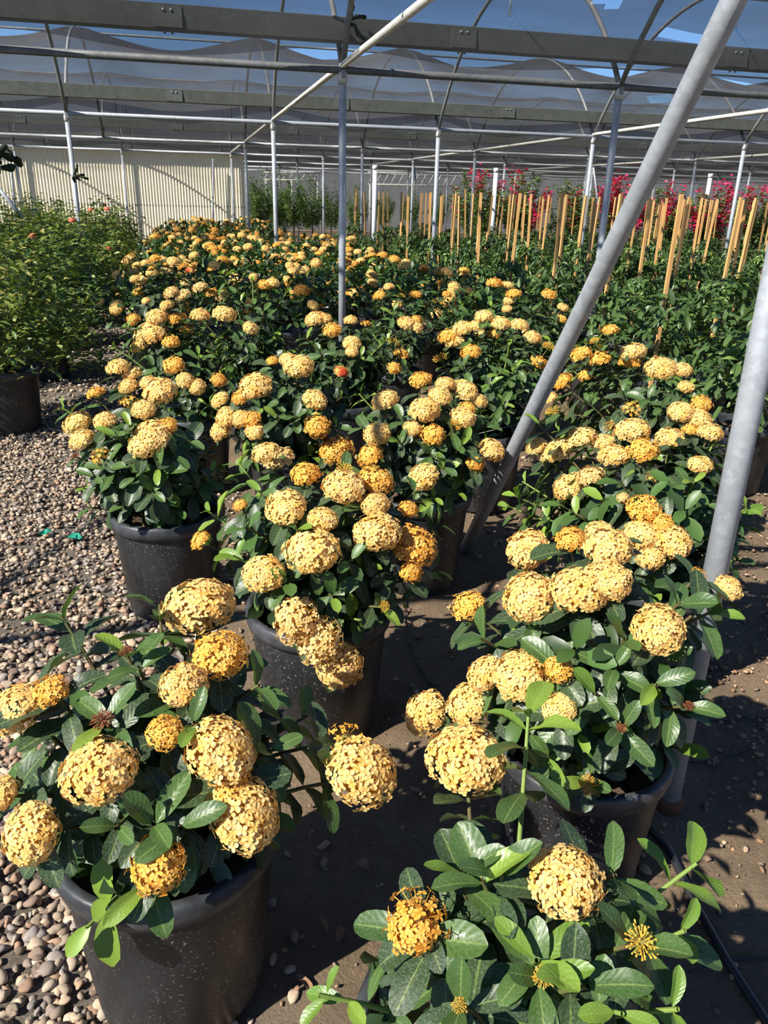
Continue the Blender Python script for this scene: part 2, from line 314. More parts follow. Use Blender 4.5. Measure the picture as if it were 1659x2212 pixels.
for j, y in enumerate(YS):
    for k in range(-3, 11):
        x = IX[k]
        if (j == 0 and k not in (1,)) or (j == 1 and k not in (1, 2, 3)) or (j == 2 and (k > 5 or k < -1)) or (j == 3 and k in (0,) and False) or x < -.3*y-2.5 or x > .95*y+2: continue
        if j == 3 and k <= 0: continue
        lab = POSTS.get((k, j)); p = post(x, y, lab or f"slim galvanised post in the {['nearest', 'second', 'third', 'fourth', 'fifth', 'sixth', 'seventh', 'farthest'][j]} post line, {['', 'second ', 'third ', 'fourth ', 'fifth ', 'sixth ', 'seventh ', 'eighth ', 'ninth ', 'tenth '][abs(k-1)-(k > 1)] if k != 1 else ''}{'in' if k == 1 else 'right of' if k > 1 else 'left of'} the central post row", None if lab else 'far galvanised posts')
        if (k, j) == (1, 0):
            V, Fc = lathe([(.030, 0), (.040, .004), (.037, .03), (.0287, .035)], 16); link('rusty_base_collar', mesh_np('rusty_base_collar', V, Fc, M['rust']), p)
p = pipe('wall_post', *[onY(460, v, 20.8) for v in (343, 520)], .022, 'steel'); tag(p, 'thin post against cream wall between the two wall posts', 'post')
p = pipe('wall_post', *[onY(u, v, 20.8) for u, v in ((20, 330), (40, 520))], .03, 'steel'); tag(p, 'post against the cream wall at the far left of the photo', 'post')
# cross pipes, gutters along X
for j, y in enumerate(YS):
    x0, x1 = (-9 if j < 5 else -6), (14 if j < 3 else 26)
    where = ['nearest the camera', 'of the nearest visible bay', 'of the second bay', 'of the third bay', 'above the cream wall'][j] if j < 5 else None
    o = pipe('cross_pipe', (x0, y, ZT), (x1, y, ZT), .026, 'pipe_shaded' if j == 1 else 'steel', None, 12); tag(o, f'horizontal galvanised cross pipe under the gutter {where}' if where else f"horizontal cross pipe under the shade cloth, {['first', 'second', 'third'][max(0, j-5)]} beyond the cream wall", 'pipe', None if where else 'far cross pipes')
    if j == 0: continue
    g = link('gutter_beam', None, None, T((0, y, 0))); tag(g, f'weathered grey steel gutter beam {where}' if where else f"grey steel gutter beam under shade cloth, {['first', 'second', 'third'][max(0, j-5)]} beyond the cream wall", 'gutter', None if where else 'far gutters')
    h0, h1 = 2.565, 2.705; pr = [(-.085, h1), (-.07, h1+.006), (-.06, h0+.02), (.06, h0+.02), (.07, h1+.006), (.085, h1), (.072, h0), (-.072, h0)]
    V = np.array([(x, a, c) for x in (x0, x1) for a, c in pr]); n = len(pr); Fc = [(i, (i+1) % n, n+(i+1) % n, n+i) for i in range(n)]
    link('channel', mesh_np('channel', V, Fc, M['gutter'], False), g)
    if j <= 3:
        for k in range(-1, 6):
            xm = IX[k]-1.35 if k != 1 else -.02
            V, Fc = box((xm, -.083, h0+.07), (.19, .012, .13)); pl = link('joint_plate', mesh_np('joint_plate', V, Fc, M['gutter'], False), g)
            for dx in (-.025, .025):
                V, Fc, _ = join([tube([(xm+dx, -.096, h0+.105), (xm+dx, -.083, h0+.105)], .009, 8), tube([(xm+dx, -.05, h0-.03), (xm+dx, -.05, h0+.02)], .009, 8)]); link('bolt', mesh_np('bolt', V, Fc, M['steel']), pl)
# arched ribs spanning between the gutter lines
R_ = (2.44**2+RISE**2)/(2*RISE)
def arch_z(s, half): R = (half**2+RISE**2)/(2*RISE); return ZT+np.sqrt(np.maximum(0, R*R-(s*half)**2))-(R-RISE)
for j in range(len(YS)-1):
    ya, yb = YS[j], YS[j+1]; half = (yb-ya)/2; ym = (ya+yb)/2
    ss = np.linspace(-1, 1, 25); ks = [k for k in range(-2, 10) if IX[k] > -.35*yb-2.5 and IX[k] < .9*yb+2]
    for k in ks:
        V, Fc = tube([(IX[k], ym+s*half, arch_z(s, half)) for s in ss], .021, 8)
        near = j < 3
        lab = f"arched galvanised roof rib of the {['front', 'open second', 'third'][j]} bay meeting the post row, number {k+3} from left" if near else f"arched roof rib under the {['', '', '', 'fourth', 'fifth', 'sixth', 'farthest'][j]} roof bay, {['first', 'second', 'third', 'fourth', 'fifth', 'sixth', 'seventh', 'eighth', 'ninth', 'tenth', 'eleventh', 'twelfth'][ks.index(k)]} from the left"
        if near:
            d = {0: 'left of', 1: 'above', 2: 'first right of', 3: 'second right of', 4: 'third right of'}.get(k)
            lab = f"arched roof rib of the {['front', 'open second', 'clothed third'][j]} bay {d} the central post row" if d else f"arched roof rib {['first', 'second', 'third', 'fourth', 'fifth'][abs(k)-1 if k < 0 else k-5]} beyond the visible ones at the {'left' if k < 0 else 'right'} of the {['front', 'open second', 'clothed third'][j]} bay"
        o = link('roof_rib', mesh_np('roof_rib', V, Fc, M['steel_dull'])); tag(o, lab, 'rib', None if (near and 0 <= k <= 4) else ('far roof ribs' if not near else f'outer ribs of bay {j}'))
    o = pipe('ridge_pipe', (-9 if j < 5 else -6, ym, ZT+RISE-.02), (14 if j < 3 else 24, ym, ZT+RISE-.02), .016, 'steel_dull', None, 8); tag(o, f"thin ridge pipe along the crown of the {['front', 'second', 'third', 'fourth', 'fifth', 'sixth', 'farthest'][j]} roof bay", 'pipe', 'ridge pipes')
# purlins in depth along every other post row
for k, lab in ((1, 'pale purlin pipe running back over the central post row'), (3, 'pale diagonal-looking purlin running back over the stake field'), (5, 'pale purlin running back over the far right post row')):
    o = pipe('purlin_pipe', (IX[k], YS[0], ZT+.03), (IX[k], YS[5], ZT+.03), .023, 'purlin', None, 12); tag(o, lab, 'pipe')
o = pipe('brace_pipe', (1.194, 3.20, -.04), (1.194, 1.47, 2.36), .0285, 'steel', None, 18, 6); tag(o, 'thick slanting galvanised brace pipe crossing the right half of the photo', 'pipe')
a, c = onY(-12, 395, 10.5), onY(37, 456, 10.5); o = pipe('brace_pipe', a, c+(c-a)*.4, .022, 'steel', None, 10); tag(o, 'short slanting brace at the left edge above the green shrubs', 'pipe')
for (u0, v0, u1, v1, Y, lab) in ((1282, 362, 1298, 490, 18, 'thin slanting brace behind the stakes beside the slim post'), (893, 347, 905, 450, 20.9, 'thin far slanting brace at the middle of the stake field')):
    o = pipe('brace_pipe', onY(u0, v0, Y), onY(u1, v1, Y), .022, 'steel', None, 8); tag(o, lab, 'pipe')
for u, lab in ((810, 'white plastic standpipe post among the stakes left of centre'), (1072, 'white plastic standpipe post in front of the bougainvillea'), (1535, 'white plastic standpipe post at right, in front of magenta blooms')):
    Y = 18.0; tp = onY(u, {810: 360, 1072: 366, 1535: 378}[u], Y)
    r = link('white_standpipe', None, None, T((tp[0], tp[1], 0))); tag(r, lab, 'post'); pipe('pole', (0, 0, 0), (0, 0, tp[2]), .05, 'white_pvc', r, 16); V, Fc = lathe([(.0, tp[2]+.03), (.056, tp[2]+.03), (.058, tp[2]-.06), (.05, tp[2]-.06)], 16); link('cap', mesh_np('cap', V, Fc, M['white_pvc']), r)

# ------------------------------------------------------------------ shade cloth
def cloth(name, ya, yb, x0, x1, s0, s1, label, seed, res=(.16, 26), holes=(), group=None, lift=.03, sagk=.10, mat='cloth'):
    half = (yb-ya)/2; ym = (ya+yb)/2; xs = np.arange(x0, x1, res[0]); ss = np.linspace(s0, s1, res[1]); Xg, Sg = np.meshgrid(xs, ss)
    xp = np.array(XS); i = np.clip(np.searchsorted(xp, Xg)-1, 0, len(xp)-2); fr = (Xg-xp[i])/(xp[i+1]-xp[i])
    sag = np.sin(PI*np.clip(fr, 0, 1))**1.2*sagk*(1-.3*abs(Sg))
    r = np.random.default_rng(seed); wr = sum(a*np.sin(Xg*f1+Sg*f2*half+ph) for a, f1, f2, ph in zip((.018, .014, .01, .006), r.uniform(.6, 4, 4), r.uniform(3, 12, 4), r.uniform(0, 6, 4)))
    Z = arch_z(Sg, half)+lift-sag+wr*(fr*(1-fr)*4); Y = ym+Sg*half
    n, m = Xg.shape; idx = np.arange(n*m).reshape(n, m); Fc = np.stack([idx[:-1, :-1], idx[:-1, 1:], idx[1:, 1:], idx[1:, :-1]], -1)
    keep = np.ones(Fc.shape[:2], bool)
    for hx, hs, rx, rs in holes: keep &= ((Xg[:-1, :-1]-hx)/rx)**2+((Sg[:-1, :-1]-hs)/rs)**2 > 1+.4*np.sin(Xg[:-1, :-1]*31+Sg[:-1, :-1]*47)
    o = link(name, mesh_np(name, np.stack([Xg, Y, Z], -1), Fc[keep], M[mat])); tag(o, label, 'shade cloth', group); return o
cloth('shade_cloth', YS[0], YS[1], -4.0, 12, .52, .97, 'dark blue-grey shade cloth with torn holes on the nearest roof slope at the top', 1, (.06, 40), [(3.0, .80, .13, .035), (4.3, .72, .22, .02), (3.75, .885, .2, .012)], mat='cloth_dense')
labs = {2: 'grey shade cloth draped in peaks over the third roof bay, sky above it', 3: 'grey shade cloth over the roof bay in front of the cream wall', 4: 'grey shade cloth over the roof bay beyond the cream wall'}
for j in range(2, len(YS)-1):
    hl = [(2.2, -.55, .12, .03), (7.1, -.7, .15, .03)] if j == 2 else []
    cloth('shade_cloth', YS[j], YS[j+1], -9 if j < 5 else -7, 14 if j == 2 else 25, -.97, .97, labs.get(j, f"distant grey shade cloth over the {['second', 'last'][max(0, j-5)]} bay past the cream wall"), j+3, (.2, 30), hl, None if j in labs else 'far shade cloths', .03, .24 if j == 2 else .10, 'cloth_thin' if j == 3 else 'cloth')
# bunched cloth hanging over gutters
def clump(name, c, size, n, mat, label, cat, seed=0):
    r = np.random.default_rng(seed); parts = []
    for i in range(n):
        p0 = np.array(c)+r.normal(0, 1, 3)*size*.5; p1 = p0+r.normal(0, 1, 3)*size*.9; p2 = p1+r.normal(0, 1, 3)*size*.6
        parts.append(tube([p0, (p0+p1)/2+r.normal(0, .2, 3)*size, p1, p2], [size*.12, size*.3, size*.26, size*.08], 7))
    V, Fc, _ = join(parts); o = link(name, mesh_np(name, V, Fc, mat)); tag(o, label, cat); return o
c0 = onY(765, 40, 6.2); clump('bunched_cloth', c0, .045, 7, M['dark'], 'bunched black cloth end hanging at the gutter above the central post', 'shade cloth', 3)
clump('bunched_cloth', onY(18, 330, 11.0), .17, 8, M['dark'], 'bunch of black cloth hanging at the left edge above the cream wall', 'shade cloth', 5)
c0 = onY(166, 374, 11.15); clump('hanging_clump', c0, .055, 9, M['dark'], 'small dark green clump tied to the post before the cream wall', 'clump', 9)
for u, v, Y in ((1103, 5, 6.0), (1593, 30, 6.0)):
    p = onY(u, v, Y); q = link('sprinkler_dropper', None, None, T(p)); tag(q, 'white sprinkler dropper hanging under the cloth, ' + ('left' if u < 1300 else 'right') + ' one of two', 'sprinkler')
    pipe('drop_tube', (0, 0, .12), (0, 0, -.05), .006, 'white_pvc', q, 8); pipe('nozzle', (0, 0, -.05), (0, 0, -.085), .011, 'white_pvc', q, 8)

# ------------------------------------------------------------------ cream corrugated wall
wall = link('wall_back', None, None, T((0, 21.0, 0))); tag(wall, 'cream corrugated sheet wall behind the flower bed', kind='structure')
pit = .068; nseg = 8; npc = 10; xs = np.linspace(0, pit*npc, npc*nseg+1); yy = -.012*np.cos(2*PI*xs/pit)
V = np.concatenate([np.stack([xs, yy, np.full_like(xs, z)], -1) for z in (0, 1.2, 2.415)]); n = len(xs)
V = np.concatenate([V, V+np.array([0, .004, 0])])
Fc = [(r*n+i, r*n+i+1, (r+1)*n+i+1, (r+1)*n+i) for r in range(2) for i in range(n-1)]; Fc += [tuple(3*n+q for q in f[::-1]) for f in Fc]
pm = mesh_np('panel', V, Fc, M['cream']); x = 1.50-pit*npc; i = 0
while x > -7.5: link('panel', pm, wall, T((x, .003*(i % 2), 0))); x -= pit*npc-pit*.0; i += 1
V, Fc = box((-3, .03, 1.2), (9, .05, .04)); link('rail', mesh_np('rail', V, Fc, M['steel_dull'], False), wall)

# ------------------------------------------------------------------ leaves
def leaf_geo(nu=7, nv=4, wpow=.8, fold=.16, droop=.18, curl=.05, peak=.85, seed=0):
    r = np.random.default_rng(seed); ph = r.uniform(0, 6, 2); V, UV = [], []
    for i in range(nu+1):
        t = i/nu; u = 1-(1-t)**1.35; wd = (u**.72)*((1-u)**.46)/.535 if 0 < u < 1 else .0
        if i == 0: wd = .06
        if i == nu: wd = .10
        for k in range(nv+1):
            v = 2*k/nv-1; z = fold*abs(v)*wd*.5-droop*u*u+curl*math.sin(u*7+ph[0])*v*wd*.5+.02*math.sin(u*11+ph[1])*abs(v)
            V.append((v*wd*.5, u, z)); UV.append((u, k/nv))
    Fc = [(i*(nv+1)+k, i*(nv+1)+k+1, (i+1)*(nv+1)+k+1, (i+1)*(nv+1)+k) for i in range(nu) for k in range(nv)]
    return np.array(V), np.array(Fc), np.array(UV)
def leaf_meshes(name, mat, n, ratio, **kw):
    out = []
    for s in range(n):
        r = np.random.default_rng(s+11); V, Fc, UV = leaf_geo(seed=s, fold=r.uniform(.08, .30), droop=r.uniform(.02, .32), curl=r.uniform(-.10, .10), **kw)
        V = V*np.array([ratio*r.uniform(.9, 1.12), 1, 1]); out.append(mesh_np(name, V, Fc, M[mat], True, None, UV))
    return out
LEAF = {'d': leaf_meshes('leaf', 'leaf', 6, .60), 'm': leaf_meshes('leaf', 'leaf_mid', 5, .57), 'l': leaf_meshes('leaf', 'leaf_lime', 4, .50)}
LEAF_SH = leaf_meshes('leaf', 'leaf_shrub', 4, .46, nu=5, nv=2); LEAF_V = leaf_meshes('leaf', 'leaf_vine', 4, .42, nu=5, nv=2)
LOW = leaf_geo(4, 2, .8, .2, .22, .05); LOW3 = leaf_geo(3, 2, .8, .2, .2, .0)
def foliage_mesh(name, P, D, N, L, Wr, C, low=LOW):
    P, D, N = (np.asarray(a, float) for a in (P, D, N)); D /= np.linalg.norm(D, axis=1, keepdims=True)
    X = np.cross(D, N); X /= np.maximum(1e-6, np.linalg.norm(X, axis=1, keepdims=True)); Z = np.cross(X, D); V0 = low[0]; n, m = len(P), len(V0)
    V = P[:, None]+(X[:, None]*(V0[None, :, 0:1]*np.asarray(Wr)[:, None, None])+D[:, None]*V0[None, :, 1:2]+Z[:, None]*V0[None, :, 2:3])*np.asarray(L)[:, None, None]
    Fc = (low[1][None]+(np.arange(n)*m)[:, None, None]).reshape(-1, 4)
    return mesh_np(name, V.reshape(-1, 3), Fc, M['foliage'], True, np.repeat(np.asarray(C), m, 0))

# ------------------------------------------------------------------ ixora flower heads (unit radius)
def head_mesh(kind, seed):
    r = np.random.default_rng(seed+100); parts = []
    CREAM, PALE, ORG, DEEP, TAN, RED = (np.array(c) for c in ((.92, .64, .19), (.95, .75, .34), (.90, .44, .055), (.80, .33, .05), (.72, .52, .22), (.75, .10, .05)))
    n, pmax, fs, tub = {'f': (150, 112, .17, 0), 'g': (92, 106, .19, 1), 'p': (26, 100, .20, 1), 'd': (90, 108, .185, 1), 'r': (100, 108, .18, 0), 'b': (60, 105, .06, 1), 'k': (70, 110, .05, 1)}[kind]
    ga = PI*(3-5**.5); cm = math.cos(math.radians(pmax)); stretch = np.array([1.04, r.uniform(.9, 1.02), r.uniform(.62, .78)])
    # petals
    pp = np.array([(.02, 0, .0), (.42, .36, .07), (.84, .34, .03), (1.04, 0, -.07), (.84, -.34, .03), (.42, -.36, .07)]); q = [(0, 1, 2, 3), (0, 3, 4, 5)]
    tone = r.uniform(0, 6, 3)
    for i in range(n):
        z = 1-(i+.5)/n*(1-cm); a = i*ga+r.uniform(-.12, .12); s = math.sqrt(max(0, 1-z*z)); d = np.array([s*math.cos(a), s*math.sin(a), z])
        if kind == 'p' and r.random() < .25: continue
        rad = 1+r.normal(0, .05 if kind in 'fr' else .09); p = d*stretch*rad
        nn = norm(d*np.array([1, 1, 1.3])+r.normal(0, .20, 3)); x = norm(np.cross(nn, r.normal(0, 1, 3))); y = np.cross(nn, x)
        patch = .5+.5*math.sin(d[0]*2.5+tone[0])*math.sin(d[1]*2.5+tone[1])
        if kind == 'f': c = CREAM+(PALE-CREAM)*r.uniform(0, 1); c = c+(ORG-c)*np.clip((patch-.70)*1.6, 0, .6)*r.uniform(.3, 1)
        elif kind == 'g': c = ORG+(CREAM-ORG)*r.uniform(.05, .75)
        elif kind == 'p': c = ORG+(CREAM-ORG)*r.uniform(0, .4)
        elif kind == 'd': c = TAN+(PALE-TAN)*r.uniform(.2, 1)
        elif kind == 'r': c = CREAM+(RED-CREAM)*np.clip(patch*1.6-.25, 0, 1)
        c = np.array(c) if kind not in 'bk' else None
        if kind in 'bk':
            c = (np.array((.42, .40, .07))+(ORG-np.array((.42, .40, .07)))*r.uniform(0, 1)) if kind == 'b' else np.array((.22, .075, .035))*r.uniform(.6, 1.6)
            V, Fc = tube([d*.25, p*.8, p, p*1.05], [.025, .035, .075, .02], 5); parts.append((V, Fc, c)); continue
        f = fs*r.uniform(.85, 1.18); ca = r.uniform(0, PI)
        for k in range(4):
            th = ca+k*PI/2+r.normal(0, .08); e = x*math.cos(th)+y*math.sin(th); g = np.cross(nn, e); tilt = r.uniform(-.12, .28)
            V = p+f*(pp[:, :1]*e+pp[:, 1:2]*g+(pp[:, 2:]+pp[:, :1]*tilt*.4)*nn); cc = np.tile(c*r.uniform(.84, 1.04), (6, 1)); cc[0] = cc[0]*np.array([.95, .76, .52]); parts.append((V, q, cc))
        if tub: V, Fc = tube([d*.15, p], [.012, .02], 3, False); parts.append((V, Fc, ORG*.8))
    if kind not in 'bkp':
        V, Fc = lathe([(.001, .52), (.40, .46), (.70, .30), (.82, .06), (.74, -.16), (.3, -.24), (.001, -.26)], 12); parts.append((V, Fc, (.62, .36, .07)))
    else:
        V, Fc = lathe([(.001, .35), (.25, .28), (.33, .05), (.2, -.2), (.001, -.3)], 8); parts.append((V, Fc, (.25, .22, .06) if kind != 'k' else (.12, .05, .02)))
    V, Fc, C = join(parts); return mesh_np('flower_head', V, Fc, M['petal'], False, C)
HEADS = {k: [head_mesh(k, i*7+ord(k)) for i in range(n)] for k, n in (('f', 5), ('g', 3), ('p', 2), ('d', 2), ('r', 1), ('b', 2), ('k', 2))}

# ------------------------------------------------------------------ pots
PH = .42
V, Fc = lathe([(.001, .0), (.160, .0), (.172, .012), (.203, PH-.045), (.205, PH-.01), (.196, PH-.01), (.190, PH-.06), (.165, .03), (.001, .03)], 48); POT = mesh_np('pot', V, Fc, M['pot'])
V, Fc = lathe([(.204, PH-.052), (.214, PH-.050), (.219, PH-.030), (.219, PH-.006), (.214, PH), (.200, PH+.001), (.195, PH-.008), (.196, PH-.04)], 48); RIM = mesh_np('pot_rim', V, Fc, M['rim'])
rr = np.linspace(0, .192, 12); th = np.linspace(0, 2*PI, 41)[:-1]; V = [(r*math.cos(t), r*math.sin(t), PH-.065+.012*math.sin(r*30+t*3)*math.cos(t*2)+random.gauss(0, .0035)) for r in rr for t in th]
Fc = [(i*40+k, i*40+(k+1) % 40, (i+1)*40+(k+1) % 40, (i+1)*40+k) for i in range(11) for k in range(40)]; SOIL = mesh_np('soil', V, Fc, M['potting_soil'])
def add_pot(root, s=1.0, rz=0.0):
    m = Matrix.Rotation(rz, 4, 'Z')@Matrix.Scale(s, 4); p = link('pot', POT, root, m); link('pot_rim', RIM, p); link('soil', SOIL, root, m)
def bail(root, a0, lean):
    P = [(.215*math.cos(a0+PI*t), .215*math.sin(a0+PI*t)*(1-.0), PH-.02+.10*math.sin(PI*t)*lean) for t in np.linspace(0, 1, 18)]
    V, Fc = tube(P, .0022, 6); link('wire_handle', mesh_np('wire_handle', V, Fc, M['steel_dull']), root)

def inner_mesh(seed, n=170):
    r = np.random.default_rng(seed+500); a = r.uniform(0, 2*PI, n); z = r.uniform(-.15, .9, n); q = np.sqrt(np.maximum(0, 1-z*z)); d = np.stack([q*np.cos(a), q*np.sin(a), z], -1)
    P = d*.36*r.uniform(.25, .62, (n, 1)); D = d*.7+r.normal(0, .6, (n, 3)); N = d*.4+np.array([0, 0, .9])+r.normal(0, .3, (n, 3))
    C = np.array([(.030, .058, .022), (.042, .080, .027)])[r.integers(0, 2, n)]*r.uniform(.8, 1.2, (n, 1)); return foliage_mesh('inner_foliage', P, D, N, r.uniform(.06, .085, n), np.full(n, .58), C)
INNER = [inner_mesh(k) for k in range(4)]
GRP = 'yellow ixora shrubs in black nursery pots'
def stem_curve(a, c, n=7, bulge=.35):
    a, c = np.array(a), np.array(c); m = np.array([a[0]+(c[0]-a[0])*bulge, a[1]+(c[1]-a[1])*bulge, a[2]+(c[2]-a[2])*.62])
    t = np.linspace(0, 1, n)[:, None]; return (1-t)**2*a+2*t*(1-t)*m+t*t*c
def ixora(bx, by, tips, label, seed, fill=12, dome=(.34, .37, .46), ps=1.0):
    """tips: (u,v,r_px,kind) in photo pixels, laid on the plant's dome; near plants get single leaves"""
    r = np.random.default_rng(seed); B = np.array([bx, by, 0.]); root = link('potted_ixora', None, None, T(B)); tag(root, label, 'potted shrub', GRP)
    add_pot(root, ps, r.uniform(0, 6)); C = np.array([bx, by, dome[2]]); rad = np.array([dome[0], dome[0], dome[1]]); L = []
    for u, v, px, kd, *dep in tips:
        d = ray(u, v); o = (EYE-C)/rad; e = d/rad; a, bb, cc = e@e, o@e, o@o-1; disc = bb*bb-a*cc
        t = (-bb-math.sqrt(disc))/a if disc > 0 else -bb/a
        if dep: t *= dep[0]
        P = EYE+d*t; P[2] = max(P[2], .12); L.append((P, kd, px*t/F, len(dep) > 1))
    for i in range(fill+14):
        a = r.uniform(0, 2*PI); z = r.uniform(-.35, .85); s = math.sqrt(1-z*z); n = np.array([s*math.cos(a), s*math.sin(a), z]); P = C+rad*n*r.uniform(.55, .92); P[2] = max(P[2], PH+.02)
        L.append((P, 'n' if r.random() < .75 else 's', 0, False))
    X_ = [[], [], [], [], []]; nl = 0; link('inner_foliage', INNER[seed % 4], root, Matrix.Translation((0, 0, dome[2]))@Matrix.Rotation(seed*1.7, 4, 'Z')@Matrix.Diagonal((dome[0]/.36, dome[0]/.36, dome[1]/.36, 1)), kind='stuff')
    for P, kd, rm, upr in L:
        nrm = norm((P-C)/rad**2); ax = norm(nrm*.62+np.array([0, 0, .80])+r.normal(0, .08, 3)+np.array([-.10, -.22, 0]))
        if upr: ax = norm(np.array([-.08, -.16, 1])+nrm*.15)
        if kd in 'fgpdrbk':
            end = P-ax*rm*.35
        else: end = P
        a0 = B+np.array([*(r.normal(0, .035, 2)), PH-.07])
        cv = stem_curve(a0, end, 7, r.uniform(.2, .5)); V, Fc = tube(cv-B, np.linspace(.0062, .0030, 7), 5, False)
        link('stem', mesh_np('stem', V, Fc, M['stem_green' if kd in 's' else 'stem']), root)
        if kd in 'fgpdrbk':
            hm = HEADS[kd]; link('flower_head', hm[r.integers(len(hm))], root, frameZ(P-B, ax, rm*1.04, r.uniform(0, 6)))
        # decussate leaves
        tl = cv[-1]-cv[-2]; ph = r.uniform(0, PI); total = np.linalg.norm(cv[-1]-cv[0]); step = .030; dist = .012 if kd not in 'fgd' else .02; node = 0; size = r.uniform(.068, .090) if (rm == 0 or kd in 'fgpdrbk') else rm
        maxn = 6 if kd in 'fgpdr' else 5
        while dist < total*.62 and node < maxn:
            t = 1-dist/total; f = t*6; i = min(5, int(f)); p = cv[i]+(cv[i+1]-cv[i])*(f-i); tg = norm(cv[i+1]-cv[i]); tg = norm(tg*.7+ax*.5) if node < 2 else tg
            s0 = norm(np.cross(tg, [math.cos(ph), math.sin(ph), .2])); 
            for sg in (1, -1):
                if kd in 'fgpdr': el = r.uniform(-.05, .45)
                else: el = (r.uniform(.3, .75) if rm > 0 and kd == 's' else r.uniform(.55, 1.0), r.uniform(.25, .6), r.uniform(0, .35), r.uniform(-.2, .2))[min(node, 3)]
                d = norm(s0*sg*math.cos(el)+tg*math.sin(el)+r.normal(0, .10, 3)-np.array([0, 0, .06*node])); 
                sc = size*r.uniform(.85, 1.15)*(((.88 if rm > 0 else .62) if kd == 's' else .8) if node == 0 and kd not in 'fgd' else 1.0)
                if kd in 's': ty = 'l' if node == 0 else ('l' if node == 1 and r.random() < .45 else 'm')
                elif kd in 'nbk': ty = ('m' if r.random() < .8 else 'l') if node == 0 else ('m' if node == 1 and r.random() < .5 else 'd')
                else: ty = 'd' if r.random() < .85 else 'm'
                if nl >= 296:
                    X_[0].append(p-B+d*.004); X_[1].append(d); X_[2].append(norm(tg+np.array([0, 0, .35])+r.normal(0, .15, 3))); X_[3].append(sc); X_[4].append(np.array({'d': (.036, .070, .024), 'm': (.065, .13, .03), 'l': (.17, .27, .036)}[ty])*r.uniform(.8, 1.2)); continue
                link('leaf', LEAF[ty][r.integers(len(LEAF[ty]))], root, frame(p-B+d*.004, d, norm(tg+np.array([0, 0, .35])+r.normal(0, .15, 3)), sc)); nl += 1
            ph += PI/2+r.normal(0, .15); dist += step*r.uniform(.8, 1.3); node += 1
    if X_[0]: link('foliage', foliage_mesh('foliage', *X_[:4], np.full(len(X_[0]), .58), X_[4]), root, kind='stuff')
    return root

PB = onZ(1262, 1588, .40)
ixora(-.11, 1.235, [(430, 1310, 70, 'f', 1, 1), (476, 1415, 54, 'g'), (396, 1480, 47, 'f'), (215, 1665, 75, 'f', 1, 1), (475, 1622, 72, 'f'), (527, 1758, 74, 'f'), (342, 1868, 54, 'g'), (68, 1800, 60, 'f'), (38, 1532, 56, 'f'), (112, 1492, 34, 'g'), (0, 1715, 36, 'f'),
  (356, 1583, 36, 'g'), (782, 1668, 70, 'f', .87), (745, 1598, 36, 'p', .89), (505, 1702, 36, 'g'), (220, 1555, 22, 'k'), (273, 1408, 15, 'k'), (312, 1925, 14, 'b'), (132, 1330, 0, 'n'), (345, 1305, 0, 'n'), (300, 1440, 0, 'n'), (390, 1790, 0, 'n'), (330, 1780, 0, 'n'), (250, 1790, 0, 'n'), (560, 1480, 0, 'n'), (590, 1620, 0, 'n'), (420, 1560, 0, 'n')],
  'ixora with large pale yellow heads in the black pot nearest at lower left', 21, 6)
ixora(.37, .70, [(1222, 1905, 72, 'f'), (905, 1985, 64, 'p'), (890, 2005, 50, 'g'), (1385, 2035, 34, 'b'), (1505, 1865, 112, 's'), (1172, 2110, 22, 'b'), (1160, 2075, 130, 's'), (1008, 1640, 80, 'f', 1.04, 1), (1142, 1535, 118, 's', 1.02, 1), (1040, 1900, 0, 'n'), (992, 2172, 16, 'b'), (690, 2150, 82, 's'), (1345, 2190, 100, 's'), (1465, 2180, 100, 's'), (1085, 1885, 0, 'n'), (1000, 1880, 0, 'n'), (1330, 1890, 0, 'n'), (1270, 2130, 0, 'n'), (1480, 2010, 0, 's')],
  'ixora with lime young shoots and one tilted yellow head, cut off at the bottom right', 22, -13, (.33, .34, .44))
ixora(PB[0], PB[1], [(1140, 1187, 46, 'f'), (1232, 1165, 30, 'g'), (1312, 1182, 48, 'f'), (1295, 1148, 28, 'f'), (1142, 1290, 53, 'f'), (1250, 1276, 57, 'f', 1, 1), (1312, 1252, 48, 'f'), (1422, 1360, 54, 'f'), (1126, 1458, 57, 'f', 1, 1), (1048, 1455, 38, 'f'), (1012, 1520, 45, 'f'), (920, 1540, 47, 'f'),
  (1206, 1445, 27, 'g'), (1208, 1532, 34, 'f'), (1012, 1310, 34, 'g'), (1572, 1270, 30, 'f'), (1510, 1242, 18, 'p'), (1488, 1525, 11, 'k'), (1343, 1572, 11, 'k'), (1272, 1695, 20, 'b'), (1540, 1320, 0, 'n'), (1470, 1300, 0, 'n'), (1330, 1440, 0, 'n'), (1290, 1500, 0, 'n'), (1420, 1480, 0, 'n'), (1180, 1640, 0, 'n'), (1040, 1380, 0, 'n'), (1240, 1400, 0, 'n'), (1350, 1380, 0, 'n')],
  'tall yellow ixora in the black pot beside the foreground steel post', 23, 4, (.33, .40, .50), .93)
